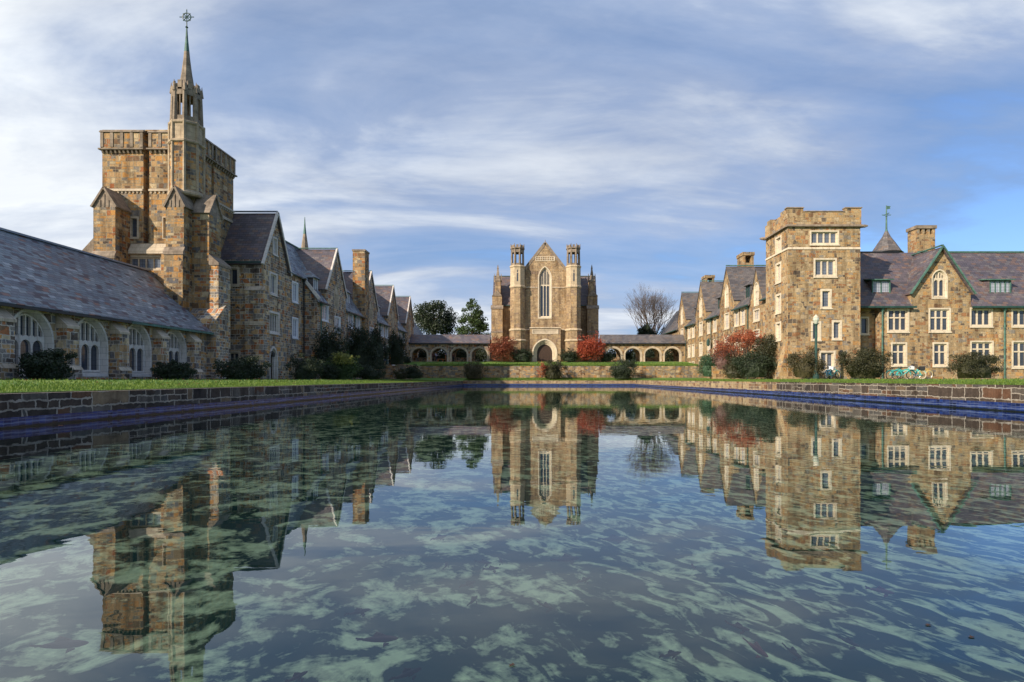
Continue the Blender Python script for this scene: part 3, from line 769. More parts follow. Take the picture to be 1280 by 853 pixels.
# ------------------------------------------------------------------ LONG LEFT RANGE
b = thing('left_range', 'long shaded stone range on the left with steep gables receding to the arcade', 'building', (-25, 85, 1))
XE = -22.3; E = Fr('E', XE); holes = []
EAVE, RID = 9.3, 15.9; XR = -27.2
gables_l = [66.2, 80.0, 92.3, 104.6]; GH = 3.2; GF, GA = 10.7, 15.4
gable_holes = {}
ups = [62.6]
for gi, c in enumerate(gables_l):
    gh = []
    gh.append(arched_window(b, E, c, 1.0, 9.0, 10.6, 11.4, lights=2, sur=.16, mat='lime', glass='glass_light', rec=.15, fine=False))
    gh.append(window(b, E, c + .3, 6.3, 7.9, 1.7, 2, sur=.12, mat='white_frame', glass='glass_light', rec=.12))
    gh.append(window(b, E, c + .3, 3.2, 4.8, 1.7, 2, sur=.12, mat='white_frame', glass='glass_light', rec=.12))
    holes += gh
for c, w in ((62.5, 1.9), (71.2, 1.8), (74.0, 1.7), (85.2, 2.6), (88.2, 1.7), (97.0, 1.8), (99.6, 1.8), (109.5, 1.8), (112.5, 1.8)):
    holes.append(window(b, E, c, 7.2, 8.9, w, 2 if w < 2.2 else 3, sur=.12, mat='white_frame', glass='glass_light', rec=.12))
    holes.append(window(b, E, c, 4.0, 5.8, w, 2, sur=.12, mat='white_frame', glass='glass_light', rec=.12))
top = [(120, .6), (120, EAVE)]
for c in reversed(gables_l):
    top += [(c + GH, EAVE), (c + GH, GF), (c, GA), (c - GH, GF), (c - GH, EAVE)]
top += [(60.35, EAVE), (60.35, .6)]
mb = MB(); panel(mb, E, list(reversed(top)), holes)
# end wall facing the pool side, under the catslide
mb.poly([(-23.65, 60.35, .6), (XE, 60.35, .6), (XE, 60.35, EAVE), (-23.65, 60.35, 11.1)])
for c in gables_l: gable_cheeks(mb, E, c, GH, GF, .35, 8.85, (RID - 8.85) / (XE + .35 - XR))
mb.poly([(XE, 120, .6), (-32, 120, .6), (-32, 120, EAVE), (XR, 120, RID), (XE, 120, EAVE)])
mb.poly([(-32, 120, .6), (-32, 56, .6), (-32, 56, EAVE), (-32, 120, EAVE)])
mb.build('wall', SS, b)
mb = MB()
roof_bays(mb, E, 60.2, 120.3, [(c, GH) for c in gables_l], .35, 8.85, XR - XE, RID)
slab(mb, [(-32.4, 56.2, 8.85), (-32.4, 120.3, 8.85), (XR - .03, 120.3, RID - .03), (XR - .03, 56.2, RID - .03)], .15)
mb.build('roof', M['slate_blue'], b)
for c in gables_l:
    mb = MB(); cross_gable_roof(mb, E, c, GH, GF, GA, 5.2, over=.1); mb.build('gable_roof', M['slate_purple'], b)
mb = MB()
for c in gables_l: rakes(mb, E, c, GH, GF, GA, d=.06, w=.2, h=.18, lift=.14)
mb.beam((XE + .28, 60.2, 9.15), (-23.5, 60.2, 11.05), .14, .3, up=(0, 0, 1))
mb.build('rake_coping', M['lime_white'], b)
mb = MB(); mb.beam((XR, 56.2, RID + .05), (XR, 120, RID + .05), .22, .12)
for c in gables_l: mb.beam((XE + .1, c, GA + .22), (XE - 4.8, c, GA + .22), .2, .09)
mb.build('ridge_cap', M['copper'], b)
mb = MB(); 
segs = [60.3] + sum([[c - GH, c + GH] for c in gables_l], []) + [120]
for k in range(0, len(segs), 2): mb.beam((-21.9, segs[k], 8.85), (-21.9, segs[k + 1], 8.85), .14, .13)
mb.build('gutter', M['black_pipe'], b)
for a in (61.1, 72.6, 76.2 + 8): downpipe(b, E, a, 1, 8.6, 'copper', .06)
for a, w in ((61.9, 1.3), (72.0, 2.3), (86.2, 1.9), (98.4, 1.8), (110.5, 1.8)):
    dormer(b, E, a, w, 10.1, 11.5, 1.6, 'hip', 'slate_blue', 'white_frame', 'glass_light', 3 if w > 2 else 2, inset=.75)
# big chimney stack against the wall
mb = MB(); mb.box(-23.5, -21.95, 75.9, 77.8, .6, 17.4); ch = mb.build('chimney', ST, b)
mb = MB(); mb.box(-23.58, -21.87, 75.82, 77.88, 17.4, 17.62); mb.build('chimney_cap', M['lime_grey'], ch)

b = thing('bell_spire', 'thin pale spire with a green tip rising behind the left range roof', 'spire', (X(381, 76), 76, 1))
sx = X(381, 76)
mb = MB(); mb.lathe(sx, 76, [(.9, 1.0), (.9, 15.5), (1.0, 15.6), (.55, 16.3), (.42, 18.0), (.2, 19.6)]); mb.build('spire_body', M['lime_grey'], b)
mb = MB(); mb.lathe(sx, 76, [(.2, 19.6), (.1, 20.6), (.03, 21.8)]); mb.build('spire_tip', M['copper'], b)

# ------------------------------------------------------------------ CHAPEL
SC = M['stone_chapel']
b = thing('chapel', 'brown stone chapel with steep gable, tall lancet window and two octagonal turrets', 'chapel', (1.62, 108, 4))
CY = 104.5; cx = 1.62; S = Fr('S', CY); zg = 3.9
def cz_(py): return Z(py, CY)
holes = [arched_window(b, S, cx - .05, 1.75, cz_(396), cz_(348), cz_(335.5), lights=3, sur=.35, mat='lime_cream', glass='glass', rec=.45, fine=True, mull=.11, stepz=cz_(357))]
dz = cz_(452)
mb = MB()
panel(mb, S, [(cx - 5.2, zg), (cx + 5.2, zg), (cx + 5.2, 20.3), (cx + 3.6, 20.3), (cx, 24.9), (cx - 3.6, 20.3), (cx - 5.2, 20.3)], holes + [arch(cx - .1, 3.3, zg - 0 + .001, 5.6, 7.4)])
SP = S.shift(.75)
ho = [door_arch(b, SP, cx - .1, 2.7, zg, 5.6, 7.15, sur=.85, mat='lime_cream', orders=4, rec=1.1)]
panel(mb, SP, rect(cx - 2.7, cx + 2.7, zg + .001, cz_(411)), [arch(cx - .1, 4.4, zg + .002, 5.6, 8.1)], 0, jamb=.2, edge=.74)
mb.poly([SP.p(cx - 2.7, cz_(411)), SP.p(cx + 2.7, cz_(411)), S.p(cx + 2.7, cz_(411)), S.p(cx - 2.7, cz_(411))])
for s in (-1, 1):       # nave flanks
    mb.poly([(cx + s * 5.2, CY, zg), (cx + s * 5.2, 134, zg), (cx + s * 5.2, 134, 19.0), (cx + s * 5.2, CY, 19.0)])
mb.poly([(cx - 5.2, 134, zg), (cx + 5.2, 134, zg), (cx + 5.2, 134, 19.0), (cx, 134, 24.6), (cx - 5.2, 134, 19.0)])
mb.build('wall', SC, b)
mb = MB()
for s in (-1, 1): slab(mb, [(cx + s * 5.5, CY + .5, 18.0), (cx, CY + .5, 24.75), (cx, 134, 24.75), (cx + s * 5.5, 134, 18.0)], .15)
mb.build('roof', M['slate_purple'], b)
mb = MB(); rakes(mb, S, cx, 3.6, 20.3, 24.9, d=-.05, w=.5, h=.22, lift=.1); mb.tube((cx, CY, 25.0), (cx, CY, 25.6), .12, .03, 6)
mb.build('gable_coping', M['lime_grey'], b)
mb = MB()
string(mb, S, cx - 3.5, cx - 1.35, cz_(360), .16, .1); string(mb, S, cx + 1.25, cx + 3.5, cz_(360), .16, .1)
string(mb, S, cx - 3.5, cx - 2.7, cz_(413), .22, .14); string(mb, S, cx + 2.7, cx + 3.5, cz_(413), .22, .14)
string(mb, SP, cx - 2.75, cx + 2.75, cz_(411) - .02, .22, .16)
mb.build('string_course', M['lime'], b)
# relief panels
mb = MB(); z0, z1 = cz_(326.5), cz_(321); 
panel(mb, S, rect(cx - 1.72, cx + 1.72, z0, z1), [rect(cx - 1.6 + k * .4, cx - 1.28 + k * .4, z0 + .1, (z0 + z1) / 2 - .04) for k in range(8)] + [rect(cx - 1.6 + k * .4, cx - 1.28 + k * .4, (z0 + z1) / 2 + .04, z1 - .1) for k in range(8)], .07, jamb=.06, edge=.07)
mb.build('relief_panel', M['lime_cream'], b)
mb = MB(); z0, z1 = cz_(418), cz_(412.6)
panel(mb, SP, rect(cx - 2.3, cx + 2.3, z0, z1), [rect(cx - 2.15, cx + 2.15, z0 + .1, z1 - .1)], .08, jamb=.07, edge=.08)
mb.build('inscription_panel', M['lime_cream'], b)
mb = MB(); mb.poly([SP.p(cx - 2.2, z0 + .05, .012), SP.p(cx + 2.2, z0 + .05, .012), SP.p(cx + 2.2, z1 - .05, .012), SP.p(cx - 2.2, z1 - .05, .012)]); mb.build('panel_face', M['lime'], b)
# sloping sill of the big window
mb = MB(); mb.extrude([S.p(cx - 1.0, cz_(398.5), .06), S.p(cx - 1.0, cz_(395.5), -.4), S.p(cx - 1.0, cz_(398.8), -.4)], (1.9, 0, 0)); mb.build('sill', M['lime_cream'], b)
# turrets
def chapel_turret(tx):
    ty = CY - .35; z = lambda py: Z(py, ty)
    mb = MB(); mb.lathe(tx, ty, [(1.55, zg), (1.55, z(428)), (1.5, z(427)), (1.48, z(415)), (1.38, z(413.5)), (1.34, z(361))]); o = mb.build('turret', M['stone_chapel'], b)
    mb = MB()
    mb.lathe(tx, ty, [(1.4, z(361)), (1.5, z(360)), (1.5, z(358.8)), (1.36, z(357.6)), (1.34, z(336)), (1.46, z(335)), (1.46, z(333.8)), (1.2, z(332.5))])
    mb.lathe(tx, ty, [(1.5, z(414.5)), (1.62, z(413.8)), (1.62, z(412.8)), (1.38, z(411.4))])
    mb.lathe(tx, ty, [(1.56, z(427.6)), (1.7, z(427)), (1.7, z(425.8)), (1.5, z(424.5))])
    mb.build('limestone_band', M['lime_tan'], o)
    mb = MB(); mb.box(tx - .1, tx + .1, ty - 1.3, ty - 1.24, z(353), z(343)); mb.box(tx - .06, tx + .06, ty - 1.3, ty - 1.24, z(342), z(339)); mb.build('slit', M['glass'], o)
    mb = MB()
    for k in range(8):
        an = math.pi / 8 + k * math.pi / 4; c, s_ = math.cos(an), math.sin(an)
        mb.tube((tx + 1.08 * c, ty + 1.08 * s_, z(334)), (tx + 1.05 * c, ty + 1.05 * s_, z(311.5)), .2, .17, n=6)
        a2 = an + math.pi / 4; p0 = V((tx + 1.05 * c, ty + 1.05 * s_, 0)); p1 = V((tx + 1.05 * math.cos(a2), ty + 1.05 * math.sin(a2), 0)); m_ = (p0 + p1) / 2
        mb.beam(p0 + V((0, 0, z(332))), p1 + V((0, 0, z(332))), .2, .5)
        mb.beam(p0 + V((0, 0, z(315))), p1 + V((0, 0, z(315))), .2, .5)
        for pp in (p0, p1): mb.beam(pp + V((0, 0, z(316.5))), m_ + V((0, 0, z(313.5))), .16, .2)
        mb.beam(m_ + (p0 - m_) * .5 + V((0, 0, z(309.5))), m_ + (p1 - m_) * .5 + V((0, 0, z(309.5))), .2, .62)
        mb.tube((tx + 1.2 * c, ty + 1.2 * s_, z(312)), (tx + 1.24 * c, ty + 1.24 * s_, z(306)), .12, .05, n=5)
    mb.lathe(tx, ty, [(1.2, z(312.6)), (1.34, z(312)), (1.34, z(311)), (1.1, z(310.2))])
    mb.build('lantern', M['lime_grey'], o)
chapel_turret(cx - 4.87); chapel_turret(cx + 4.95)
# low transepts with end buttresses and pinnacles
WY = 109.0; zz = lambda py: Z(py, WY)
for s in (-1, 1):
    xa, xb = cx + s * 5.0, cx + s * 9.6
    mb = MB(); fr = Fr('S', WY)
    panel(mb, fr, rect(min(xa, xb), max(xa, xb), zg, zz(381)), [])
    mb.poly([(xb, WY, zg), (xb, WY + 12, zg), (xb, WY + 12, zz(381)), (xb, WY + 6, zz(347)), (xb, WY, zz(381))])
    tr_ = mb.build('transept', M['stone_chapel'], b)
    mb = MB(); slab(mb, [(xa, WY - .3, zz(382)), (xb, WY - .3, zz(382)), (xb, WY + 2.6, Z(346, WY + 2.6)), (xa, WY + 2.6, Z(346, WY + 2.6))], .15)
    mb.build('roof', M['slate_purple'], tr_)
    mb = MB(); mb.beam((xa, WY - .35, zz(382.5)), (xb, WY - .35, zz(382.5)), .15, .16); mb.beam((xa, WY + 2.7, Z(345.5, WY + 2.7)), (xb, WY + 2.7, Z(345.5, WY + 2.7)), .2, .15); mb.build('gutter', M['copper_dark'], tr_)
    BY = 107.6; zb = lambda py: Z(py, BY)
    x0, x1 = sorted((cx + s * 7.7, cx + s * 9.75))
    mb = MB(); mb.box(x0, x1, BY, WY + 1.2, zg, zb(386)); mb.box(x0 + .15, x1 - .15, BY + .3, WY + 1.2, zb(386), zb(370)); mb.box(min(cx + s * 8.1, cx + s * 9.1), max(cx + s * 8.1, cx + s * 9.1), BY + .5, WY + 1, zb(370), zb(350))
    bt = mb.build('buttress', M['stone_chapel'], tr_)
    mb = MB()
    mb.extrude([(x0 - .1, BY - .1, zb(386.5)), (x0 - .1, BY - .1, zb(385)), (x0 - .1, BY + .31, zb(381.5)), (x0 - .1, BY + .31, zb(386.5))], (x1 - x0 + .2, 0, 0))
    mb.box(x0 - .06, x1 + .06, BY - .08, BY - .002, zb(416), zb(414))
    mb.extrude([(x0 + .08, BY + .2, zb(370)), ((x0 + x1) / 2, BY + .2, zb(362)), (x1 - .08, BY + .2, zb(370))], (0, .9, 0))
    px = cx + s * 8.6
    mb.lathe(px, BY + .9, [(.62, zb(352)), (.72, zb(350)), (.5, zb(348)), (.36, zb(342)), (.18, zb(336)), (.24, zb(335)), (.05, zb(330))], 4)
    for q in (-.6, .6): mb.lathe(px + q, BY + .9, [(.16, zb(352)), (.16, zb(346)), (.03, zb(341))], 4)
    mb.build('pinnacle', M['lime_grey'], bt)

# ------------------------------------------------------------------ ARCADES
def arcade(name, label, x0, x1, centers, w):
    Y0, D = 104.0, 3.4
    b = thing(name, label, 'arcade', ((x0 + x1) / 2, Y0 + 1.7, 4))
    S = Fr('S', Y0); holes = []
    zs, za = Z(443.5, Y0), Z(435.5, Y0)
    for c in centers: holes.append(arch(c, w + .56, 3.7 + .002, zs, za + .34))
    mb = MB(); panel(mb, S, rect(x0, x1, 3.7, Z(427.5, Y0)), holes, 0, jamb=.45)
    N_ = Fr('S', Y0 + D)
    bh = [arch(c, w * .8, 3.7 + .002 if i_ % 2 else 4.9, zs + .2, za + .1) for i_, c in enumerate(centers)]
    panel(mb, N_, rect(x0, x1, 3.7, Z(427.5, Y0)), bh, 0, jamb=.4)
    mb.build('wall', M['stone_right'] if x0 > 0 else SS, b)
    for c in centers:
        mb = MB(); panel(mb, S, arch(c, w + .58, 3.7, zs, za + .35), [arch(c, w + .1, 3.7 + .003, zs, za + .06)], .05, jamb=.0, edge=.1)
        panel(mb, S, arch(c, w + .12, 3.7 + .001, zs, za + .07), [arch(c, w - .06, 3.7 + .004, zs, za - .03)], -.02, jamb=.5)
        mb.build('arch_surround', M['lime'], b)
    mb = MB(); ym = Y0 + D / 2
    zr = Z(418.5, ym); ze = Z(429, Y0 - .4)
    slab(mb, [(x0, Y0 - .4, ze), (x1, Y0 - .4, ze), (x1, ym, zr), (x0, ym, zr)], .14)
    slab(mb, [(x0, Y0 + D + .4, ze), (x1, Y0 + D + .4, ze), (x1, ym + .02, zr - .02), (x0, ym + .02, zr - .02)], .14)
    mb.build('roof', M['slate_purple'] if x0 < 0 else M['slate_brown'], b)
    mb = MB(); mb.beam((x0, Y0 - .42, ze - .12), (x1, Y0 - .42, ze - .12), .14, .16); mb.build('gutter', M['black_pipe'], b)
    mb = MB(); mb.box(x0, x1, Y0 - .3, Y0 + D, 3.6, 4.05); mb.build('floor', M['flag'], b)
arcade('arcade', 'low stone cloister arcade left of the chapel with four pale pointed arches', -22.25, -8.1, [X(524, 104), X(549, 104), X(574, 104), X(599, 104)], 2.7)
arcade('arcade', 'low stone cloister arcade right of the chapel with a brown slate roof', 11.4, 26.25, [X(766.7 + 24.6 * k, 104) for k in range(4)], 2.65)

# ------------------------------------------------------------------ RIGHT RANGE (deep, facing left)
SR = M['stone_right']
b = thing('right_range', 'long sunlit golden stone range on the right with pointed gables receding towards the arcade', 'building', (31, 85, 1))
XW = 26.3; W = Fr('W', XW); holes = []
EAVE, RID, XR = 10.4, 16.4, 31.8
gables_r = [(70.6, 2.0, 10.6, 14.3), (81.6, 3.1, 11.6, 16.4), (94.4, 3.1, 11.6, 16.4), (106.6, 3.1, 11.6, 16.4)]
for c, hw, zf, za in gables_r:
    holes.append(arched_window(b, W, c, 1.2, 11.0 if hw > 2.5 else 9.9, 12.9 if hw > 2.5 else 11.6, 13.8 if hw > 2.5 else 12.3, lights=2, sur=.2, mat='lime_cream', glass='glass_light', rec=.18, fine=False))
    for z0 in (8.0, 4.8, 1.9): holes.append(window(b, W, c, z0, z0 + 1.95 if z0 != 8.0 or hw > 2.5 else z0 + 1.2, 1.7, 3, sur=.16, mat='lime_cream', glass='glass_light', rec=.15))
for c in (65.0, 75.3, 77.0 + .6, 87.0, 90.0, 99.0, 101.6):
    for z0 in (8.0, 4.8, 1.9): holes.append(window(b, W, c, z0, z0 + 1.9, 1.45 if c not in (75.3, 77.6) else 1.4, 2, sur=.15, mat='lime_cream', glass='glass_light', rec=.15))
outl = [(60.5, .6), (120, .6), (120, EAVE)]
for c, hw, zf, za in reversed(gables_r): outl += [(c + hw, EAVE), (c + hw, zf), (c, za), (c - hw, zf), (c - hw, EAVE)]
outl += [(60.5, EAVE)]
mb = MB(); panel(mb, W, outl, holes)
for c, hw, zf, za in gables_r: gable_cheeks(mb, W, c, hw, zf, .35, 10.1, (RID - 10.1) / (XR - XW + .35))
mb.poly([(XW, 120, .6), (37.3, 120, .6), (37.3, 120, EAVE), (XR, 120, RID), (XW, 120, EAVE)])
mb.poly([(37.3, 66, .6), (37.3, 120, .6), (37.3, 120, EAVE), (37.3, 66, EAVE)])
mb.build('wall', SR, b)
mb = MB()
roof_bays(mb, W, 61.9, 120.3, [(c, hw) for c, hw, _, _ in gables_r], .35, 10.1, XW - XR, RID)
slab(mb, [(37.65, 68, 10.1), (37.65, 120.3, 10.1), (XR + .03, 120.3, RID - .03), (XR + .03, 68, RID - .03)], .15)
mb.build('roof', M['slate_brown'], b)
for c, hw, zf, za in gables_r:
    mb = MB(); cross_gable_roof(mb, W, c, hw, zf, za, 5.6, over=.12); gr = mb.build('gable_roof', M['slate_brown'], b)
    mb = MB(); mb.beam((XW - .12, c, za + .24), (XR, c, za + .24), .2, .12); mb.build('ridge_cap', M['copper'], gr)
mb = MB(); mb.beam((XR, 62.0, RID + .05), (XR, 120, RID + .05), .22, .14); mb.build('ridge_cap', M['copper'], b)
segs = [61.8] + sum([[c - hw, c + hw] for c, hw, _, _ in gables_r], []) + [120]
mb = MB()
for k in range(0, len(segs), 2): mb.beam((25.9, segs[k], 10.08), (25.9, segs[k + 1], 10.08), .16, .15)
mb.build('gutter', M['copper_dark'], b)
for a, w in ((75.9, 1.5), (87.6, 1.5), (100.3, 1.5), (66.6, 1.3)): dormer(b, W, a, w, 11.3, 13.0, 1.8, 'hip', 'slate_brown', 'copper_dark', 'glass', 2, inset=.9)
for a in (73.2, 89.0 - .4, 103.3): downpipe(b, W, a, 1, 9.7, 'copper_dark', .06)
mb = MB(); mb.tube(W.p(88.0, 6.9, 0), W.p(88.0, 7.0, .7), .04); mb.lathe(XW - .7, 88.0, [(.12, 5.9), (.26, 6.1), (.26, 6.7), (.05, 7.0)], 8); mb.build('wall_lantern', M['copper_dark'], b)
for (y0, y1, z0) in ((88.6, 91.2, 15.0), (108.2, 110.6, 15.0)):
    mb = MB(); x0, x1 = 31.0, 32.6; zt = 20.2
    mb.box(x0, x1, y0, y1, z0, 18.4)
    for q in ((x0, x0 + .35), (x1 - .35, x1)):
        mb.box(q[0], q[1], y0 + .002, y1 - .002, 18.4, 19.5)
    mb.box(x0 - .1, x1 + .1, y0 - .1, y1 + .1, 19.5, 20.0); mb.build('chimney', SR, b)

# small dark roofed block past the end of the range
b = thing('rear_pavilion', 'dark hipped slate roof standing beyond the right end of the arcade', 'building', (31, 128, 4))
mb = MB(); mb.box(28.3, 34, 124.5, 133, 3, 11.0); mb.build('wall', SR, b)
mb = MB(); 
slab(mb, [(27.8, 124, 10.8), (34.4, 124, 10.8), (32.0, 127, 15.8), (30.8, 127, 15.8)], .1)
slab(mb, [(27.8, 124, 10.8), (27.8, 133.5, 10.8), (30.8, 130, 15.8), (30.8, 127, 15.8)], .1)
slab(mb, [(34.4, 124, 10.8), (34.4, 133.5, 10.8), (32.0, 130, 15.8), (32.0, 127, 15.8)], .1)
mb.build('roof', M['slate_brown'], b)

# ------------------------------------------------------------------ RIGHT TOWER
b = thing('square_tower', 'square golden stone tower on the right with battlements and mullioned windows', 'tower', (27.5, 59, 1))
TY = 56.4; S = Fr('S', TY); x0, x1, y1 = 24.0, 30.9, 61.8; W = Fr('W', x0); tz = lambda py: Z(py, TY)
tx_ = lambda px: X(px, TY)
kw = dict(mat='lime_cream', glass='glass_grey')
holes = [window(b, S, tx_(1030.5), tz(305), tz(290), tx_(1047) - tx_(1014), 4, sur=.14, rec=.22, mull=.12, **kw),
         window(b, S, tx_(1031.5), tz(345), tz(325), tx_(1044) - tx_(1019), 3, sur=.16, rec=.22, mull=.13, **kw),
         window(b, S, tx_(1032.5), tz(384), tz(364), tx_(1037.5) - tx_(1028), 1, sur=.18, rec=.22, mull=.06, **kw),
         window(b, S, tx_(1020), tz(424), tz(404), tx_(1024) - tx_(1016), 1, sur=.18, rec=.22, mull=.05, **kw),
         window(b, S, tx_(1046), tz(423), tz(403), tx_(1050) - tx_(1042), 1, sur=.18, rec=.22, mull=.05, **kw),
         window(b, S, tx_(1034), tz(463), tz(441), tx_(1042) - tx_(1026), 2, sur=.18, rec=.22, mull=.12, **kw)]
mb = MB(); panel(mb, S, rect(x0, x1, .6, tz(267)), holes)
kw['glass'] = 'glass_light'
holes = []
for (za_, zb_, w_, n_) in ((315, 298, 1.1, 3), (352, 331, .95, 2), (390, 370, .95, 2), (424, 405, .9, 2)):
    Yc = 58.6; holes.append(window(b, W, Yc, Z(za_, Yc), Z(zb_, Yc), w_, n_, sur=.2, rec=.2, **kw))
panel(mb, W, rect(TY, y1, .6, tz(267)), holes)
mb.poly([(x1, TY, .6), (x1, y1, .6), (x1, y1, tz(267)), (x1, TY, tz(267))]); mb.poly([(x0, y1, .6), (x1, y1, .6), (x1, y1, tz(267)), (x0, y1, tz(267))])
mb.poly([(x0, TY, tz(275)), (x1, TY, tz(275)), (x1, y1, tz(275)), (x0, y1, tz(275))])
mb.build('wall', SR, b)
mb = MB(); zc = tz(266.5)
th = .45; E_ = Fr('E', x1); N_ = Fr('N', y1)
def pbox(fr, a0, a1, z0, z1, d=.06, zlow=True):
    mb.hexa([fr.p(a0, z0, d), fr.p(a1, z0, d), fr.p(a1, z0, -th), fr.p(a0, z0, -th)], [fr.p(a0, z1, d), fr.p(a1, z1, d), fr.p(a1, z1, -th), fr.p(a0, z1, -th)])
zt = tz(260.5); zl = tz(265)
pbox(S, x0 - .06, x0 + 1.45, tz(281), zt); pbox(S, x0 + 1.45, x1 - 1.45, tz(281), zl); pbox(S, x1 - 1.45, x1 + .06, tz(281), zt)
for fr in (W, E_):
    pbox(fr, TY + .48, TY + 1.6, tz(281) + .002, zt); pbox(fr, TY + 1.6, y1 - 1.4, tz(281), zl); pbox(fr, y1 - 1.4, y1 - .46, tz(281), zt)
pbox(N_, x0 - .06, x1 + .06, tz(281), zl)
mb.build('battlement', SR, b)
mb = MB()
string(mb, S, x0 - .2, x1 + .2, tz(284), .26, .26); string(mb, W, TY, y1 + .1, tz(284), .26, .26)
for a0_, a1_, z_ in ((x0 - .14, x0 + 1.5, zt), (x0 + 1.53, x1 - 1.53, zl), (x1 - 1.5, x1 + .14, zt)): mb.hexa([S.p(a0_, z_, .14), S.p(a1_, z_, .14), S.p(a1_, z_, -.5), S.p(a0_, z_, -.5)], [S.p(a0_, z_ + .09, .1), S.p(a1_, z_ + .09, .1), S.p(a1_, z_ + .09, -.5), S.p(a0_, z_ + .09, -.5)])
mb.build('cornice', M['lime_grey'], b)
mb = MB(); string(mb, S, x0, x1, tz(312), .2, .06); string(mb, W, TY, y1, tz(312), .2, .06); mb.build('string_course', M['lime_cream'], b)
for (p_, d_) in ((V((x0, y1 - .4, tz(283))), V((-1, 0, .0))), (V((x1, TY + .3, tz(282.5))), V((1, -.2, .05)))):
    mb = MB(); mb.tube(p_, p_ + d_ * .55, .17, .14, 6); mb.tube(p_ + d_ * .5, p_ + d_ * .8, .17, .06, 6); mb.build('gargoyle', M['lime_grey'], b)
mb = MB(); mb.hexa([(x0 - .9, TY + .2, .6), (x0 - .005, TY + .2, .6), (x0 - .005, TY + 1.2, .6), (x0 - .9, TY + 1.2, .6)], [(x0 - .05, TY + .2, 4.2), (x0 - .005, TY + .2, 4.2), (x0 - .005, TY + 1.2, 4.2), (x0 - .05, TY + 1.2, 4.2)]); mb.build('battered_buttress', SR, b)

# ------------------------------------------------------------------ RIGHT WING (facing the camera)
b = thing('right_wing', 'two storey golden stone wing at far right with green copper trimmed gable and slate roof', 'building', (42, 61, 1))
RY = 63.0; rz = Z(316, RY); WY = 58.3; S = Fr('S', WY); wx = lambda px: X(px, WY); wz = lambda py: Z(py, WY)
Sb = Fr('S', 59.2); mb = MB(); holes = []
kw = dict(mat='lime_cream', glass='glass', rec=.22, mull=.13)
def wwin(pa, pb, y0, y1, n, tr=0, s=.15): holes.append(window(b, S, wx((pa + pb) / 2), wz(y1), wz(y0), wx(pb) - wx(pa), n, transom=tr, sur=s, **kw))
wwin(1110.5, 1134.5, 387, 414, 3, .62); wwin(1162.5, 1186.5, 387, 414, 3, .62); wwin(1214, 1239, 386.5, 407.5, 3); wwin(1266, 1292, 387, 407.5, 3)
wwin(1115.5, 1132, 430, 456.5, 2, .62); wwin(1167.5, 1183.5, 430, 457, 2, .62); wwin(1214.5, 1240, 428, 450.5, 3, .62); wwin(1266.5, 1292, 428, 459, 3, .62)
wwin(1330, 1355, 387, 407.5, 3); wwin(1330, 1355, 428, 450, 3, .62)
kw['rec'] = .25
gc = wx(1176); ghw = 2.95; gza = wz(310.5); gzf = wz(366)
holes.append(arched_window(b, S, wx(1174.5), 1.15, wz(371), wz(349), wz(340), lights=2, sur=.22, mat='lime_cream', glass='glass', rec=.25, fine=True, mull=.1, stepz=wz(350)))
xe = 56
panel(mb, S, [(wx(1100), .6), (xe, .6), (xe, wz(382)), (gc + ghw, wz(382)), (gc + ghw, gzf), (gc, gza), (gc - ghw, gzf), (gc - ghw, wz(382)), (wx(1100), wz(382))], holes)
h2 = [window(b, Sb, X(1080.5, 59.2), Z(417, 59.2), Z(398, 59.2), .62, 1, sur=.16, mat='lime_cream', glass='glass', rec=.2, mull=.04)]
panel(mb, Sb, rect(30.5, wx(1100) + .01, .6, Z(380, 59.2)), h2)
gable_cheeks(mb, S, gc, ghw, gzf, .35, wz(385), (rz - wz(385)) / (RY - WY + .35))
mb.poly([(wx(1100), WY, .6), (wx(1100), 59.2, .6), (wx(1100), 59.2, 8.4), (wx(1100), WY, 8.4)])
mb.poly([(xe, WY, .6), (xe, 68, .6), (xe, 68, 8.3), (xe, 63, 14.3), (xe, WY, 8.3)])
mb.build('wall', SR, b)
RY = 63.0; rz = Z(316, RY)
mb = MB(); roof_bays(mb, S, 30.9, xe + .3, [(gc, ghw)], .35, wz(385), WY - RY, rz)
slab(mb, [(30.9, 68.2, wz(385)), (xe + .3, 68.2, wz(385)), (xe + .3, RY + .03, rz - .03), (30.9, RY + .03, rz - .03)], .15)
mb.build('roof', M['slate_purple'], b)
mb = MB(); cross_gable_roof(mb, S, gc, ghw, gzf, gza, 4.6, over=.3); gr = mb.build('gable_roof', M['slate_purple'], b)
mb = MB(); rakes(mb, S, gc, ghw, gzf, gza, d=.34, w=.12, h=.24, lift=.14); mb.beam((gc, WY - .3, gza + .26), (gc, RY + 1, gza + .26), .22, .1); mb.build('rake_coping', M['copper'], gr)
mb = MB(); mb.beam((wx(1186), RY, rz + .06), (xe + .3, RY, rz + .06), .22, .16); mb.build('ridge_cap', M['copper'], b)
mb = MB(); mb.beam((30.9, RY, rz + .05), (wx(1160), RY, rz + .05), .22, .12); mb.build('ridge_cap', M['black_pipe'], b)
mb = MB(); mb.beam((30.9, WY - .42, wz(384.5)), (gc - ghw + .3, WY - .42, wz(384.5)), .18, .17); mb.beam((gc + ghw - .1, WY - .42, wz(384.5)), (xe, WY - .42, wz(384.5)), .18, .17); mb.build('gutter', M['copper_dark'], b)
downpipe(b, S, wx(1102), 1, wz(388), 'copper', .075); downpipe(b, S, wx(1254.5), 1, wz(388), 'copper', .075)
for pa, pb, n in ((1090, 1113, 2), (1237, 1264, 4), (1330, 1356, 3)):
    Yd = WY + .9; dormer(b, S, X((pa + pb) / 2, Yd), (pb - pa) * Yd / F, Z(371, Yd), Z(350.5, Yd), 2.6, 'shed', 'slate_purple', 'copper', 'glass_light', n, 'slate_purple', 'copper', inset=.9)
CYY = 64.2
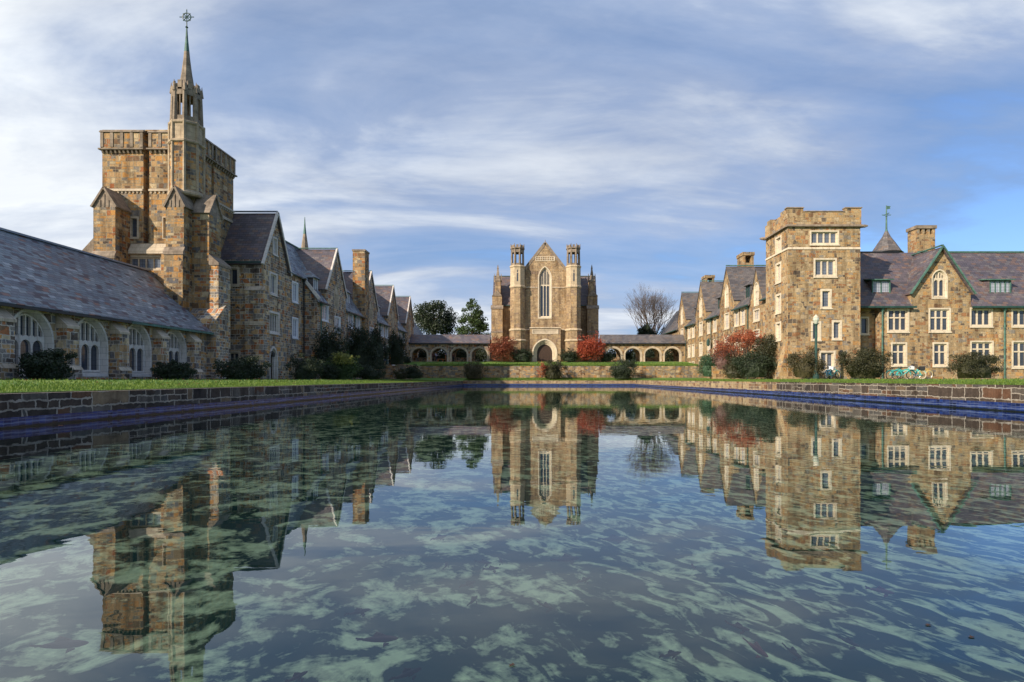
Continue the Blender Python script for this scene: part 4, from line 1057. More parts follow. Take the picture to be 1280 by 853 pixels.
mb = MB(); xx0, xx1 = X(1146, CYY), X(1169, CYY); zt = Z(284, CYY)
mb.box(xx0, xx1, CYY, CYY + 1.6, 12, Z(293, CYY)); 
for k in range(4):
    xq = xx0 + (xx1 - xx0 - .3) * k / 3
    mb.box(xq, xq + .3, CYY + .002, CYY + .35, Z(293, CYY), Z(286, CYY)); mb.box(xq, xq + .3, CYY + 1.25, CYY + 1.598, Z(293, CYY), Z(286, CYY))
mb.box(xx0, xx1, CYY + .36, CYY + 1.24, Z(293, CYY), Z(286, CYY) - .01)
ch = mb.build('chimney', SR, b)
mb = MB(); mb.box(xx0 - .12, xx1 + .12, CYY - .12, CYY + 1.72, Z(286, CYY), Z(282, CYY)); mb.build('chimney_cap', M['lime_grey'], ch)
cxx, cyy = X(1108, 66), 66.0
mb = MB(); mb.lathe(cxx, cyy, [(1.25, 13.0), (1.25, Z(317, 66))], 8); cu = mb.build('cupola', M['copper'], b)
mb = MB(); mb.lathe(cxx, cyy, [(1.75, Z(317, 66)), (1.5, Z(315, 66)), (.95, Z(305, 66)), (.42, Z(296, 66)), (.1, Z(288, 66))], 8); mb.build('roof', M['slate_brown'], cu)
mb = MB(); zv = lambda py: Z(py, 66)
mb.lathe(cxx, cyy, [(.2, zv(291)), (.1, zv(287)), (.05, zv(257))], 8); mb.beam((cxx - .5, cyy, zv(269)), (cxx + .5, cyy, zv(269)), .07, .07); mb.beam((cxx, cyy - .5, zv(268)), (cxx, cyy + .5, zv(268)), .07, .07)
mb.extrude([(cxx, cyy, zv(262)), (cxx + .45, cyy, zv(261)), (cxx + .4, cyy, zv(259.5)), (cxx + .5, cyy, zv(258)), (cxx, cyy, zv(257.5))], (0, .05, 0)); mb.lathe(cxx, cyy, [(.02, zv(272)), (.13, zv(271)), (.02, zv(269.8))], 8)
mb.build('weather_vane', M['copper'], cu)

# ------------------------------------------------------------------ GROUND, POOL, TERRACE
PXL, PXR, PY0, PY1 = -10.7, 14.6, -1.2, 87.0
def gz(x, y):
    if x < PXL - .3: t = min(1, (PXL - .3 - x) / 8); z = .675 + .285 * t
    elif x > PXR + .3: t = min(1, (x - PXR - .3) / 8); z = .79 + .19 * t
    else: z = .72
    if y > PY1 + .3:
        t = min(1, (y - PY1 - .3) / 5); z = z + (1.2 - z) * t
    return z
def lin(a, b, n): return [a + (b - a) * k / n for k in range(n + 1)]
xs = [-1500, -300, -90, -40] + lin(-30, PXL - .3, 12) + lin(PXL - .3, PXR + .3, 10)[1:] + lin(PXR + .3, 34, 12)[1:] + [60, 90, 300, 1500]
ys = [-600, -60, -8, -4, PY0 - .4] + lin(PY0 - .4, PY1 + .3, 24)[1:] + lin(PY1 + .3, 92, 4)[1:] + [105, 140, 300, 900, 2500]
mb = MB()
for i in range(len(xs) - 1):
    for j in range(len(ys) - 1):
        xa, xb, ya, yb = xs[i], xs[i + 1], ys[j], ys[j + 1]
        if xa >= PXL - .31 and xb <= PXR + .31 and ya >= PY0 - .41 and yb <= PY1 + .31: continue
        mb.poly([(xa, ya, gz(xa, ya)), (xb, ya, gz(xb, ya)), (xb, yb, gz(xb, yb)), (xa, yb, gz(xa, yb))])
tag(mb.build('lawn', M['grass']), kind='structure')
mb = MB(); mb.poly([(PXL - .2, PY0 - .2, -.62), (PXR + .2, PY0 - .2, -.62), (PXR + .2, PY1 + .2, -.62), (PXL - .2, PY1 + .2, -.62)]); tag(mb.build('pool_floor', M['pool_floor']), kind='structure')
mb = MB(); mb.poly([(PXL, PY0, 0), (PXR, PY0, 0), (PXR, PY1, 0), (PXL, PY1, 0)]); tag(mb.build('water', M['water']), kind='structure')

def pool_wall(label, segs, tile, loc):
    b = thing('pool_wall', label, 'pool wall', loc, None)
    for (x0, x1, y0, y1, z0, z1, m) in segs:
        mb = MB(); mb.box(x0, x1, y0, y1, z0, z1); mb.build('stonework', M[m], b)
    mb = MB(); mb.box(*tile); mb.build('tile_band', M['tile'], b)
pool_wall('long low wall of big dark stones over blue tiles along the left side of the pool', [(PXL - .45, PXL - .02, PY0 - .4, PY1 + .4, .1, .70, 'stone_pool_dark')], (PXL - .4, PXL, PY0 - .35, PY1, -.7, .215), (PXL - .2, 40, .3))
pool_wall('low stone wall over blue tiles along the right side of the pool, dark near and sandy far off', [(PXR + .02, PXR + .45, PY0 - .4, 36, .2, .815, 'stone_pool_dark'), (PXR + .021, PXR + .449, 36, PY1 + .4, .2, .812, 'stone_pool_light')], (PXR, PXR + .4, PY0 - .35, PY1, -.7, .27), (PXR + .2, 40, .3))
pool_wall('short sandy stone wall over blue tiles closing the far end of the pool', [(PXL - .02, PXR + .02, PY1 + .02, PY1 + .45, .25, .78, 'stone_pool_light')], (PXL - .01, PXR + .01, PY1, PY1 + .4, -.7, .3), (2, PY1 + .2, .3))
pool_wall('low stone wall at the near end of the pool below the viewer', [(PXL - .02, PXR + .02, PY0 - .4, PY0 - .02, .2, .7, 'stone_pool_dark')], (PXL + .001, PXR - .001, PY0 - .38, PY0, -.7, .28), (2, PY0 - .2, .3))

# raised terrace in front of the chapel
mb = MB(); TY0 = 92.0; tzf = 3.05
mb.poly([(-18.4, TY0 + .4, tzf), (26.3, TY0 + .4, tzf), (26.3, 103.7, 4.04), (-18.4, 103.7, 4.04)])
mb.poly([(-22.3, 84.4, 2.9), (-18.4, 84.4, 2.9), (-18.4, TY0 + .4, tzf), (-22.3, TY0 + .4, tzf)])
mb.poly([(-22.3, TY0 + .4, tzf), (-18.4, TY0 + .4, tzf), (-18.4, 103.7, 4.04), (-22.3, 103.7, 4.04)])
mb.poly([(-60, 103.7, 3.9), (70, 103.7, 3.9), (70, 180, 3.9), (-60, 180, 3.9)])
tag(mb.build('terrace_lawn', M['grass']), kind='structure')
def stone_wall(label, boxes, mat='stone_terrace', cap=True):
    x0, x1, y0, y1 = boxes[0][:4]
    b = thing('retaining_wall', label, 'wall', ((x0 + x1) / 2, (y0 + y1) / 2, 1))
    mb = MB()
    for q in boxes: mb.box(*q)
    mb.build('stonework', M[mat], b)
    if cap:
        mb = MB()
        for k, q in enumerate(boxes): mb.box(q[0] - .04 + .003 * k, q[1] + .04 - .003 * k, q[2] - .05 + .003 * k, q[3], q[5] + .002, q[5] + .12)
        mb.build('coping', M['stone_terrace'], b)
stone_wall('long stone retaining wall holding up the lawn before the chapel and arcades', [(-18.8, 25.4, TY0, TY0 + .45, .8, 3.02)], cap=False)
stone_wall('square stone pier ending the terrace wall at the right', [(25.45, 26.25, TY0 - .1, TY0 + .7, .8, 3.55)])
stone_wall('stone wall stepping forward beside the brick coloured steps on the left', [(-18.85, -18.4, 84.0, TY0 - .01, .8, 2.95), (-19.7, -18.86, 84.0, 84.45, .8, 2.95), (-22.3, -21.0, 84.0, 84.45, .8, 2.95)])
stone_wall('low sloping stone wall among dark shrubs right of the terrace pier', [(23.6, 25.9, 79.0, 79.5, .8, 2.6)], 'stone_right')
stone_wall('small stone pier half hidden behind shrubs left of the square tower', [(X(964, 62), X(976, 62), 62.0, 62.6, .8, 2.6)], 'stone_right')
b = thing('stone_steps', 'short flight of reddish stone steps between dark shrubs left of the terrace', 'steps', (-20.3, 82.5, 1))
for k in range(9):
    mb = MB(); mb.box(-21.0, -19.71, 81.2 + .33 * k, 81.2 + .33 * (k + 1) + (.0 if k < 8 else .3), .9, 1.17 + .215 * k); mb.build('step', M['stone_terrace'], b)
# planting strip under the dining hall
mb = MB(); mb.poly([(-25.45, 18, .985), (-23.3, 18, .985), (-23.3, 50, .985), (-25.45, 50, .985)]); tag(mb.build('flower_bed', M['mulch']), kind='structure')

# grass blades along the pool edges and lawns near the camera
import numpy as np
rng = np.random.default_rng(5)
def mesh_np(name, verts, nper, mat, parent=None, off=(0, 0, 0)):
    nv = len(verts); nf = nv // nper
    me = bpy.data.meshes.new(name); me.vertices.add(nv)
    me.vertices.foreach_set('co', (verts - np.array(off)).astype(np.float32).ravel())
    me.loops.add(nv); me.loops.foreach_set('vertex_index', np.arange(nv, dtype=np.int32))
    me.polygons.add(nf); me.polygons.foreach_set('loop_start', np.arange(0, nv, nper, dtype=np.int32))
    me.polygons.foreach_set('loop_total', np.full(nf, nper, dtype=np.int32))
    me.materials.append(mat); me.update(); me.validate()
    o = bpy.data.objects.new(name, me); col.objects.link(o)
    if parent is not None: o.parent = parent
    return o
def blades(n, xf, yf, zfun, h):
    x = xf(n); y = yf(n); z = np.array([zfun(a, c) for a, c in zip(x, y)])
    an = rng.uniform(0, math.pi, n); hh = h * rng.uniform(.5, 1.3, n); w = .012 + y * .0006
    dx, dy = np.cos(an) * w, np.sin(an) * w
    lx, ly = rng.normal(0, .4, n) * hh, rng.normal(0, .4, n) * hh
    v = np.stack([np.stack([x - dx, y - dy, z - .01], 1), np.stack([x + dx, y + dy, z - .01], 1), np.stack([x + lx, y + ly, z + hh], 1)], 1)
    return v.reshape(-1, 3)
yd = lambda lo, hi: (lambda n: lo * (hi / lo) ** rng.uniform(0, 1, n))
vv = [blades(34000, lambda n: PXL - .42 - np.abs(rng.exponential(2.5, n)), yd(9, 86), gz, .075),
      blades(26000, lambda n: PXR + .42 + np.abs(rng.exponential(2.5, n)), yd(14, 86), gz, .075),
      blades(9000, lambda n: rng.uniform(PXL, PXR, n), lambda n: rng.uniform(PY1 + .45, 91.8, n), gz, .12),
      blades(12000, lambda n: rng.uniform(-18.2, 26, n), lambda n: TY0 + .45 + rng.exponential(2, n), lambda x, y: tzf + (y - TY0 - .4) * .088, .14)]
tag(mesh_np('grass', np.concatenate(vv), 3, M['grass_blade']), 'short green grass blades fringing the pool walls and terrace', 'grass', kind='stuff')

# ------------------------------------------------------------------ PLANTS
def leaf_cloud(clumps, n, size, flat=.0):
    """n leaf quads spread over the shells of ellipsoid clumps (x,y,z,rx,ry,rz)"""
    cl = np.array(clumps, float); wts = cl[:, 3] * cl[:, 5]; wts /= wts.sum()
    idx = rng.choice(len(cl), n, p=wts)
    d = rng.normal(size=(n, 3)); d /= np.linalg.norm(d, axis=1)[:, None]
    r = rng.uniform(.0, 1, n) ** .35
    c = cl[idx, :3] + d * cl[idx, 3:6] * r[:, None] * (1 + rng.normal(0, .06, n))[:, None]
    nr = d + rng.normal(0, .7, (n, 3)); nr /= np.linalg.norm(nr, axis=1)[:, None]
    t = np.cross(nr, rng.normal(size=(n, 3))); t /= np.linalg.norm(t, axis=1)[:, None]
    bt = np.cross(nr, t); s = size * rng.uniform(.5, 1.3, n)[:, None]
    v = np.stack([c - t * s, c - bt * s * .55, c + t * s, c + bt * s * .55], 1)
    return v.reshape(-1, 3)

def shrub(label, x0, x1, yt, yb, Y, mat, n=2600, size=.085, name='shrub', cat='shrub', lumps=14, group=None, rough=.42, round_=False, depth=None, core=True):
    w = (x1 - x0) * Y / F * 1.13; h = (yb - yt) * Y / F * 1.06; cx_ = X((x0 + x1) / 2, Y); zb = Z(yb, Y)
    if zb < gz(cx_, Y): h += zb - gz(cx_, Y); zb = gz(cx_, Y)
    dep = depth or w * .42
    cy_ = Y
    b = thing(name, label, cat, (cx_, cy_, zb), group)
    cl = []
    n = int(n * 2.0)
    if round_: cl.append((cx_, cy_, zb + h * .45, w * .46, dep, h * .52))
    else: cl += [(cx_, cy_, zb + h * .34, w * .40, dep * .85, h * .46), (cx_, cy_, zb + h * .2, w * .43, dep * .9, h * .3)]
    for k in range(lumps):
        an = random.uniform(0, 2 * math.pi); el = random.uniform(-.9, 1.0)
        rr = random.uniform(.13, .26) * (1 if not round_ else .7)
        ca = math.sqrt(max(0, 1 - max(0, el) ** 2)) * random.uniform(.75, 1.02)
        rx, rzz = rr * w, rr * h * 1.1
        px_ = cx_ + (w / 2 - rx) * ca * math.cos(an); py_ = cy_ + (dep - rr * dep) * ca * math.sin(an)
        pz_ = zb + h * .5 + (h / 2 - rzz) * el
        cl.append((px_, py_, max(pz_, zb + rzz * .8), rx, rr * dep * 1.6, rzz))
    for k in range(10 if not round_ else 3):
        an = random.uniform(0, 2 * math.pi); el = random.uniform(-.2, 1); ca = .95 * math.sqrt(max(0, 1 - max(0, el) ** 2)); rr = random.uniform(.07, .12)
        cl.append((cx_ + w * .5 * ca * math.cos(an), cy_ + dep * ca * math.sin(an), zb + h * .5 + h * .5 * el, rr * w, rr * w, rr * h * 1.3))
    v = leaf_cloud(cl, n, size)
    v[:, 2] = np.maximum(v[:, 2], zb + .01)
    mesh_np('foliage', v, 4, M[mat], b, b.location)
    mb = MB()
    for k in range(5):
        an = random.uniform(0, 6.28); mb.tube((cx_, cy_, zb - .05), (cx_ + math.cos(an) * w * .25, cy_ + math.sin(an) * dep * .4, zb + h * .55), .04, .02, 5)
    mb.build('stem', M['trunk'], b)
    if not core: return b
    # dense twiggy heart so the wall behind does not show through the middle
    i_ = MB(); seg = 10
    prof = [(w * .26, zb), (w * .3, zb + h * .2), (w * .28, zb + h * .38), (w * .2, zb + h * .55), (w * .1, zb + h * .66), (.01, zb + h * .7)]
    i_.lathe(0, 0, prof, seg)
    i_.v = [(cx_ + p[0] * random.uniform(.7, 1.1), cy_ + p[1] * dep / (w * .5) * random.uniform(.85, 1.0), p[2]) for p in i_.v]
    i_.build('inner_foliage', M[mat], b)
    return b
# left lawn, in front of the dining hall and ranges
shrub('dark evergreen shrub with a straggly side on the lawn before the first big window', 25, 88, 438, 478, 28.5, 'leaf_dark', 4200, .06)
shrub('low dark evergreen dome below the last arched window of the dining hall', 195, 243, 453, 475.5, 37.5, 'leaf_dark', 3000, .06)
shrub('dark rounded evergreen shrub at the foot of the gabled hall, left of its door', 274, 331, 446, 476, 42, 'leaf_dark', 3400, .07)
shrub('dark clipped evergreen shrub right of the arched door of the gabled hall', 360, 403, 445, 476, 51, 'leaf_dark', 3000, .07)
shrub('low dark shrub between the clipped evergreen and the yellow topped bush', 398, 424, 456, 475, 54, 'leaf_dark', 1800, .07)
shrub('bush with a bright yellow green top among dark evergreens', 410, 449, 442, 474, 56, 'leaf_mid', 1800, .08)
shrub('yellow green leafy crown rising from the dark hedge', 415, 447, 441, 456, 55, 'leaf_yellow', 900, .09, core=False)
shrub('low dark hedge shrub left of the stone steps', 446, 482, 457, 474, 66, 'leaf_dark', 2200, .08)
shrub('small olive shrub just right of the stone steps', 492, 510, 462, 474, 76, 'leaf_bronze', 1300, .08)
shrub('dark rounded shrub at the left end of the terrace wall', 503, 530, 457, 473.5, 79, 'leaf_dark', 1800, .09)
shrub('tall dark evergreen against the left range, nearest the gabled hall', 392, 436, 414, 474, 59, 'leaf_dark', 5200, .09, depth=1.1, lumps=24)
shrub('broad dark evergreen mass against the left range behind the yellow topped bush', 424, 474, 409, 472, 70, 'leaf_dark', 6400, .1, depth=1.3, lumps=26)
shrub('dark upright evergreen behind the low stone wall on the left', 458, 486, 412, 462, 80, 'leaf_dark', 3600, .1, depth=1.0, lumps=20)
shrub('dark teal evergreen at the corner of the left arcade', 482, 509, 416, 456, 90, 'leaf_dark', 3600, .1, depth=1.3)
shrub('small dark round shrub at the foot of the first left arch', 504, 514, 446, 454, 98, 'leaf_dark', 700, .1)
# terrace wall shrubs
shrub('brown and green shrub in front of the terrace wall, left of centre', 578, 608, 452, 473.5, 89, 'leaf_brown', 2400, .09)
shrub('dark clipped ball shrub with an orange side before the terrace wall at centre', 677, 706, 450, 473.5, 89, 'leaf_bronze', 2600, .09, round_=True)
shrub('small orange leaved branch beside the central ball shrub', 671, 684, 452, 472, 88.6, 'leaf_orange', 260, .1, core=False, lumps=6)
shrub('broad dark clipped shrub before the terrace wall, right of centre', 761, 796, 450, 473.5, 89, 'leaf_dark', 3000, .09, round_=True)
shrub('dark dome shrub left of the chapel door', 639, 667, 436, 452, 102.4, 'leaf_dark', 1900, .1, depth=1.2)
shrub('dark dome shrub right of the chapel door', 700, 723, 437, 452, 102.4, 'leaf_dark', 1600, .1, depth=1.2)
shrub('bright red maple at the foot of the right chapel buttress', 720, 757, 419, 450.5, 101.5, 'leaf_red', 2600, .13, core=False, name='red_maple', cat='tree', lumps=34, depth=1.9)
shrub('rusty red bush at the foot of the left chapel buttress', 610, 645, 421, 451, 101.8, 'leaf_rust', 2300, .12, core=False, name='red_maple', cat='tree', lumps=20, depth=1.8)
shrub('low dark hedge behind the red maple at the arcade end', 748, 768, 441, 452, 102.6, 'leaf_dark', 1000, .1, depth=.8)
# right side
shrub('low blue green dome shrub before the far end of the right range', 872, 902, 441, 471, 86, 'leaf_teal', 2800, .09)
shrub('plum brown twiggy shrub left of the red leaved tree', 890, 922, 424, 462, 72, 'leaf_plum', 2200, .08)
shrub('dark olive shrub behind the low stone wall on the right', 902, 935, 446, 473, 66, 'leaf_bronze', 2600, .08)
shrub('large dark green shrub at the left of the square tower', 920, 969, 440, 472, 60, 'leaf_dark', 4200, .08)
shrub('tall dark shrub leaning on the left side of the square tower', 944, 985, 416, 458, 60.5, 'leaf_bronze', 3800, .085)
shrub('brownish clipped round shrub in front of the square tower', 983, 1030, 438, 472, 53.5, 'leaf_brown', 4600, .06, round_=True, lumps=18)
shrub('wide dark bronze shrub at the corner of square tower and wing', 1050, 1112, 435, 472.5, 53, 'leaf_bronze', 5600, .065, round_=True, lumps=18)
shrub('wide bronze green shrub in front of the right wing at the far right', 1188, 1250, 441, 473, 52.5, 'leaf_bronze', 4600, .065, round_=True, lumps=18)

def branches(mb, p, d, L, r, depth, spread=.5, up=.15, tips=None, taper=.68, nmin=2, nmax=3):
    q = p + d * L
    mb.tube(p, q, r, r * taper, 5 if r > .04 else 3, cap=False)
    if tips is not None and depth <= 2: tips.append(q)
    if depth == 0: return
    for k in range(random.randint(nmin, nmax)):
        nd = (d + V((random.gauss(0, spread), random.gauss(0, spread), random.gauss(up, spread * .6)))).normalized()
        branches(mb, q, nd, L * random.uniform(.66, .9), r * taper * random.uniform(.75, .95), depth - 1, spread, up, tips, taper, nmin, nmax)

# bare tree behind the right arcade
Yb = 128; base = V((X(814, Yb), Yb, 3.9))
b = thing('bare_tree', 'leafless tree with fine spreading twigs behind the right arcade', 'tree', base)
random.seed(4)
mb = MB(); mb.tube(base - V((0, 0, .2)), base + V((0, 0, 3.2)), .32, .26, 8); mb.build('trunk', M['trunk_grey'], b)
mb = MB()
for k in range(10):
    an = 2 * math.pi * k / 10 + random.uniform(-.2, .2); inc = random.uniform(.12, .75)
    branches(mb, base + V((0, 0, 2.6 + .15 * k)), V((math.cos(an) * inc, math.sin(an) * inc, 1)).normalized(), 3.25, .17, 6, .34, .14, taper=.74, nmin=2, nmax=3)
mb.build('branches', M['trunk_grey'], b)
zmax = max(v[2] for v in mb.v); 
print('bare tree top', zmax, 'want', Z(347, Yb), 'x', min(v[0] for v in mb.v), max(v[0] for v in mb.v), X(783, Yb), X(846, Yb))

# red leaved tree before the right range
Yt = 66; base = V((X(930, Yt), Yt, 1.0))
b = thing('red_leaved_tree', 'sparse tree with red and orange autumn leaves in front of the right range', 'tree', base)
tips = []; mb = MB()
for k in range(6):
    an = k * 1.05; branches(mb, base + V((0, 0, .4)), V((math.cos(an) * .55, math.sin(an) * .5, 1)).normalized(), 1.55, .07, 4, .42, .06, tips, taper=.75)
mb.build('trunk', M['trunk'], b)
tips = [t for t in tips if t.z > 3.0 and X(888, Yt) < t.x < X(972, Yt) and t.z < Z(398, Yt)]
cl = [(t.x, t.y, t.z, .35, .35, .3) for t in tips]
mesh_np('foliage', leaf_cloud(cl, 4600, .085), 4, M['leaf_orange'], b, b.location)
shrub('rusty brown lower growth under the red leaved tree', 893, 945, 425, 452, 68, 'leaf_rust', 900, .08, core=False, lumps=16)

# big trees behind the left arcade
def big_tree(label, x0, x1, yt, yb, Y, mat, n, size, conifer=False, cat='tree', name='evergreen_tree', nl=26, zb=3.9):
    w = (x1 - x0) * Y / F; zt = Z(yt, Y); cx_ = X((x0 + x1) / 2, Y); h = zt - zb
    b = thing(name, label, cat, (cx_, Y, zb))
    mb = MB(); mb.tube((cx_, Y, zb - .1), (cx_, Y, zb + h * .55), w * .035, w * .02, 8)
    for k in range(8):
        an = k * .8; z0 = zb + h * (.25 + .05 * k); mb.tube((cx_, Y, z0), (cx_ + math.cos(an) * w * .32, Y + math.sin(an) * w * .32, z0 + h * .18), w * .014, w * .006, 5)
    mb.build('trunk', M['trunk'], b)
    cl = []
    if conifer:
        for k in range(nl * 6):
            t = random.random(); z = zb + h * (.12 + .86 * t); r = w * .6 * (1 - t) ** .55 + .2; an = random.uniform(0, 6.28); rr = random.uniform(.5, .9) * r
            cl.append((cx_ + rr * math.cos(an), Y + rr * math.sin(an), z, max(.3, r * .3), max(.3, r * .3), h * .04))
        cl.append((cx_, Y, zt - .5, .25, .25, .6))
    else:
        for k in range(nl):
            el = random.uniform(-.6, 1); an = random.uniform(0, 6.28); ca = math.sqrt(1 - el * el) if abs(el) < 1 else 0
            rr = random.uniform(.1, .17) * w; f_ = random.uniform(.62, 1)
            cl.append((cx_ + (w / 2 - rr) * ca * math.cos(an) * f_, Y + (w / 2 - rr) * ca * math.sin(an) * f_, zb + h * .6 + (h * .4 - rr) * el * f_, rr, rr, rr * .75))
    mesh_np('crown', leaf_cloud(cl, n, size), 4, M[mat], b, b.location)
random.seed(21)
big_tree('broad dark evergreen tree with gaps in its crown behind the left arcade', 510, 576, 364, 440, 135, 'leaf_dark', 10000, .24, nl=50)
big_tree('pointed green conifer behind the left arcade beside the chapel', 564, 616, 374, 440, 128, 'leaf_mid', 14000, .2, conifer=True, name='conifer')
big_tree('dark evergreen under the bare tree behind the right arcade', 793, 824, 402, 440, 122, 'leaf_dark', 7000, .16, nl=60)
big_tree('small dark bush top at the right edge of the right arcade', 822, 846, 407, 440, 132, 'leaf_dark', 4200, .16, nl=40)
v = leaf_cloud([(x_, 114 + random.uniform(-1, 1), 5.2 + random.uniform(-.1, .6), 1.6, 1.0, random.uniform(1.3, 2.1)) for x_ in lin(-23, -9, 22) + lin(15.2, 26, 12)], 34000, .13)
tag(mesh_np('hedge', v, 4, M['leaf_dark']), 'dark garden greenery seen through the arcade arches', 'hedge', kind='stuff')
# distant woodland on the skyline
cl = []
for k in range(130):
    x_ = random.uniform(-140, 170); cl.append((x_, random.uniform(210, 240), 6, random.uniform(4, 8), 4, random.uniform(5, 8)))
tag(mesh_np('woodland', leaf_cloud(cl, 22000, .8), 4, M['leaf_dark']), 'far dark woodland low on the skyline behind the college', 'woodland', kind='stuff')

# ------------------------------------------------------------------ STREET LAMPS
M['lamp_glass'] = plain('milky lamp glass', (.5, .52, .44), .35, .1, 3, bump=0)
def lamp(label, px, py_top, Y, zb=None, mast=False):
    x = X(px, Y); zt = Z(py_top, Y); zb = zb if zb is not None else gz(x, Y)
    b = thing('lamp_post', label, 'lamp post', (x, Y, zb))
    mb = MB(); mb.lathe(x, Y, [(.26, zb - .05), (.26, zb + .3), (.17, zb + .5), (.12, zb + .9), (.1, zt - 1.0), (.15, zt - .95), (.18, zt - .85)], 10)
    mb.beam((x - .55, Y, zt - 1.55), (x, Y, zt - 1.55), .04, .04)
    mb.build('pole', M['copper_dark'], b, smooth=False)
    mb = MB(); mb.lathe(x, Y, [(.13, zt - .85), (.27, zt - .5), (.24, zt - .32), (.02, zt - .31)], 10); mb.build('globe', M['lamp_glass'], b)
    mb = MB(); mb.lathe(x, Y, [(.27, zt - .32), (.14, zt - .15), (.05, zt - .08), (.02, zt)], 10); mb.build('cap', M['lime_cream'], b)
lamp('green lamp post with pale globe before the square tower', 1020, 393, 52.5)
lamp('green lamp post beside the stone steps on the left', 484, 429, 84.6, 2.9)

# ------------------------------------------------------------------ BICYCLES
def pm(name, c, rough=.4):
    return plain(name, c, rough, .12, 6, bump=0)
M['teal_paint'] = pm('turquoise bike paint', (.04, .45, .43)); M['blue_paint'] = pm('blue bike paint', (.05, .25, .42)); M['rubber'] = pm('black rubber', (.02, .02, .02), .8)
M['cream_tyre'] = pm('cream tyre rubber', (.6, .5, .34), .7); M['chrome'] = plain('chrome metal', (.6, .6, .62), .3, .1, 6, metal=.9, bump=0)
M['yellow_paint'] = pm('yellow bike paint', (.62, .42, .12)); M['white_paint'] = pm('white paint', (.7, .7, .72))
def ring(mb, c, R_, r, n=20):
    for k in range(n):
        a0_, a1_ = 2 * math.pi * k / n, 2 * math.pi * (k + 1) / n
        mb.tube((c[0] + R_ * math.cos(a0_), c[1], c[2] + R_ * math.sin(a0_)), (c[0] + R_ * math.cos(a1_), c[1], c[2] + R_ * math.sin(a1_)), r, n=5, cap=False)
def bicycle(label, px, Y, rot, paint, tyre, basket, lean=.12):
    x = X(px, Y); z = gz(x, Y) + .01
    b = thing('bicycle', label, 'bicycle', (0, 0, 0), 'bicycles parked along the right wing')
    mb = MB(); J = {'r': (-.52, 0, .34), 'f': (.54, 0, .34), 'bb': (-.08, 0, .3), 'seat': (-.25, 0, .78), 'head': (.36, 0, .82), 'hl': (.39, 0, .68)}
    for a_, c_ in (('r', 'bb'), ('bb', 'seat'), ('bb', 'hl'), ('r', 'seat')): mb.tube(J[a_], J[c_], .032, n=6)
    mb.tube((-.2, 0, .66), J['head'], .032, n=6); mb.tube(J['head'], J['f'], .028, n=6)
    mb.build('frame', M[paint], b)
    for c_ in ('r', 'f'):
        mb = MB(); ring(mb, J[c_], .325, .034); w = mb.build('wheel', M[tyre], b)
        mb = MB(); ring(mb, J[c_], .295, .012); 
        for k in range(9): an = k * math.pi / 9 * 2; mb.tube(J[c_], (J[c_][0] + .29 * math.cos(an), 0, J[c_][2] + .29 * math.sin(an)), .005, n=3, cap=False)
        mb.build('rim', M['chrome'], w)
        mb = MB()
        for k in range(7):
            a0_, a1_ = R(20 + 20 * k), R(40 + 20 * k); q = lambda a_: (J[c_][0] + .37 * math.cos(a_), 0, J[c_][2] + .37 * math.sin(a_))
            mb.beam(q(a0_), q(a1_), .06, .01, up=(0, 1, .01))
        mb.build('mudguard', M[paint], w)
    mb = MB(); mb.hexa([(-.42, -.08, .84), (-.1, -.025, .86), (-.1, .025, .86), (-.42, .08, .84)], [(-.4, -.07, .9), (-.12, -.02, .9), (-.12, .02, .9), (-.4, .07, .9)]); mb.tube((-.25, 0, .76), (-.26, 0, .85), .015); mb.build('saddle', M['rubber'], b)
    mb = MB(); mb.tube((.36, 0, .8), (.34, 0, .98), .015); mb.tube((.34, -.28, 1.02), (.34, .28, 1.02), .014); mb.tube((.34, -.28, 1.02), (.2, -.3, 1.0), .017); mb.tube((.34, .28, 1.02), (.2, .3, 1.0), .017); mb.build('handlebar', M['chrome'], b)
    mb = MB(); mb.tube((-.08, -.06, .3), (-.08, .06, .3), .09, n=12); mb.beam((-.08, -.09, .3), (.08, -.09, .26), .02, .03); mb.beam((-.08, .09, .3), (-.24, .09, .34), .02, .03); mb.build('crank', M['chrome'], b)
    if basket:
        mb = MB(); bx, bz = (.52, .78)
        if basket == 'rear_box': mb.box(-.75, -.4, -.17, .17, .72, 1.0)
        else:
            for s_ in (-.16, .16):
                mb.box(bx - .15, bx + .17, s_ - .008, s_ + .008, bz, bz + .24)
            mb.box(bx - .15, bx - .134, -.152, .152, bz + .001, bz + .239); mb.box(bx + .154, bx + .17, -.152, .152, bz + .001, bz + .239); mb.box(bx - .13, bx + .15, -.15, .15, bz + .003, bz + .015)
        mb.build('basket', M['rubber'] if basket == 'rear_box' else M['white_paint'], b)
    b.location = (x, Y, z); b.rotation_euler = (lean, 0, rot); b.scale = (1.1, 1.1, 1.1)
bicycle('turquoise bicycle nearest the wide dark shrub, left of the parked row', 1118, 51.6, R(15), 'teal_paint', 'rubber', None)
bicycle('turquoise bicycle with a white front basket in the middle of the row', 1129, 51.2, R(-8), 'teal_paint', 'rubber', 'front')
bicycle('turquoise bicycle with cream tyres and a black box behind its saddle', 1143, 51.4, R(170), 'teal_paint', 'cream_tyre', 'rear_box')
bicycle('yellow framed bicycle at the right end of the row', 1153, 52.4, R(8), 'yellow_paint', 'cream_tyre', None)
bicycle('blue bicycle with white basket between the two shrubs before the square tower', 1035, 51.2, R(45), 'blue_paint', 'rubber', 'front')
bicycle('turquoise bicycle leaning behind the blue one before the square tower', 1043, 51.9, R(30), 'teal_paint', 'rubber', None, -.15)

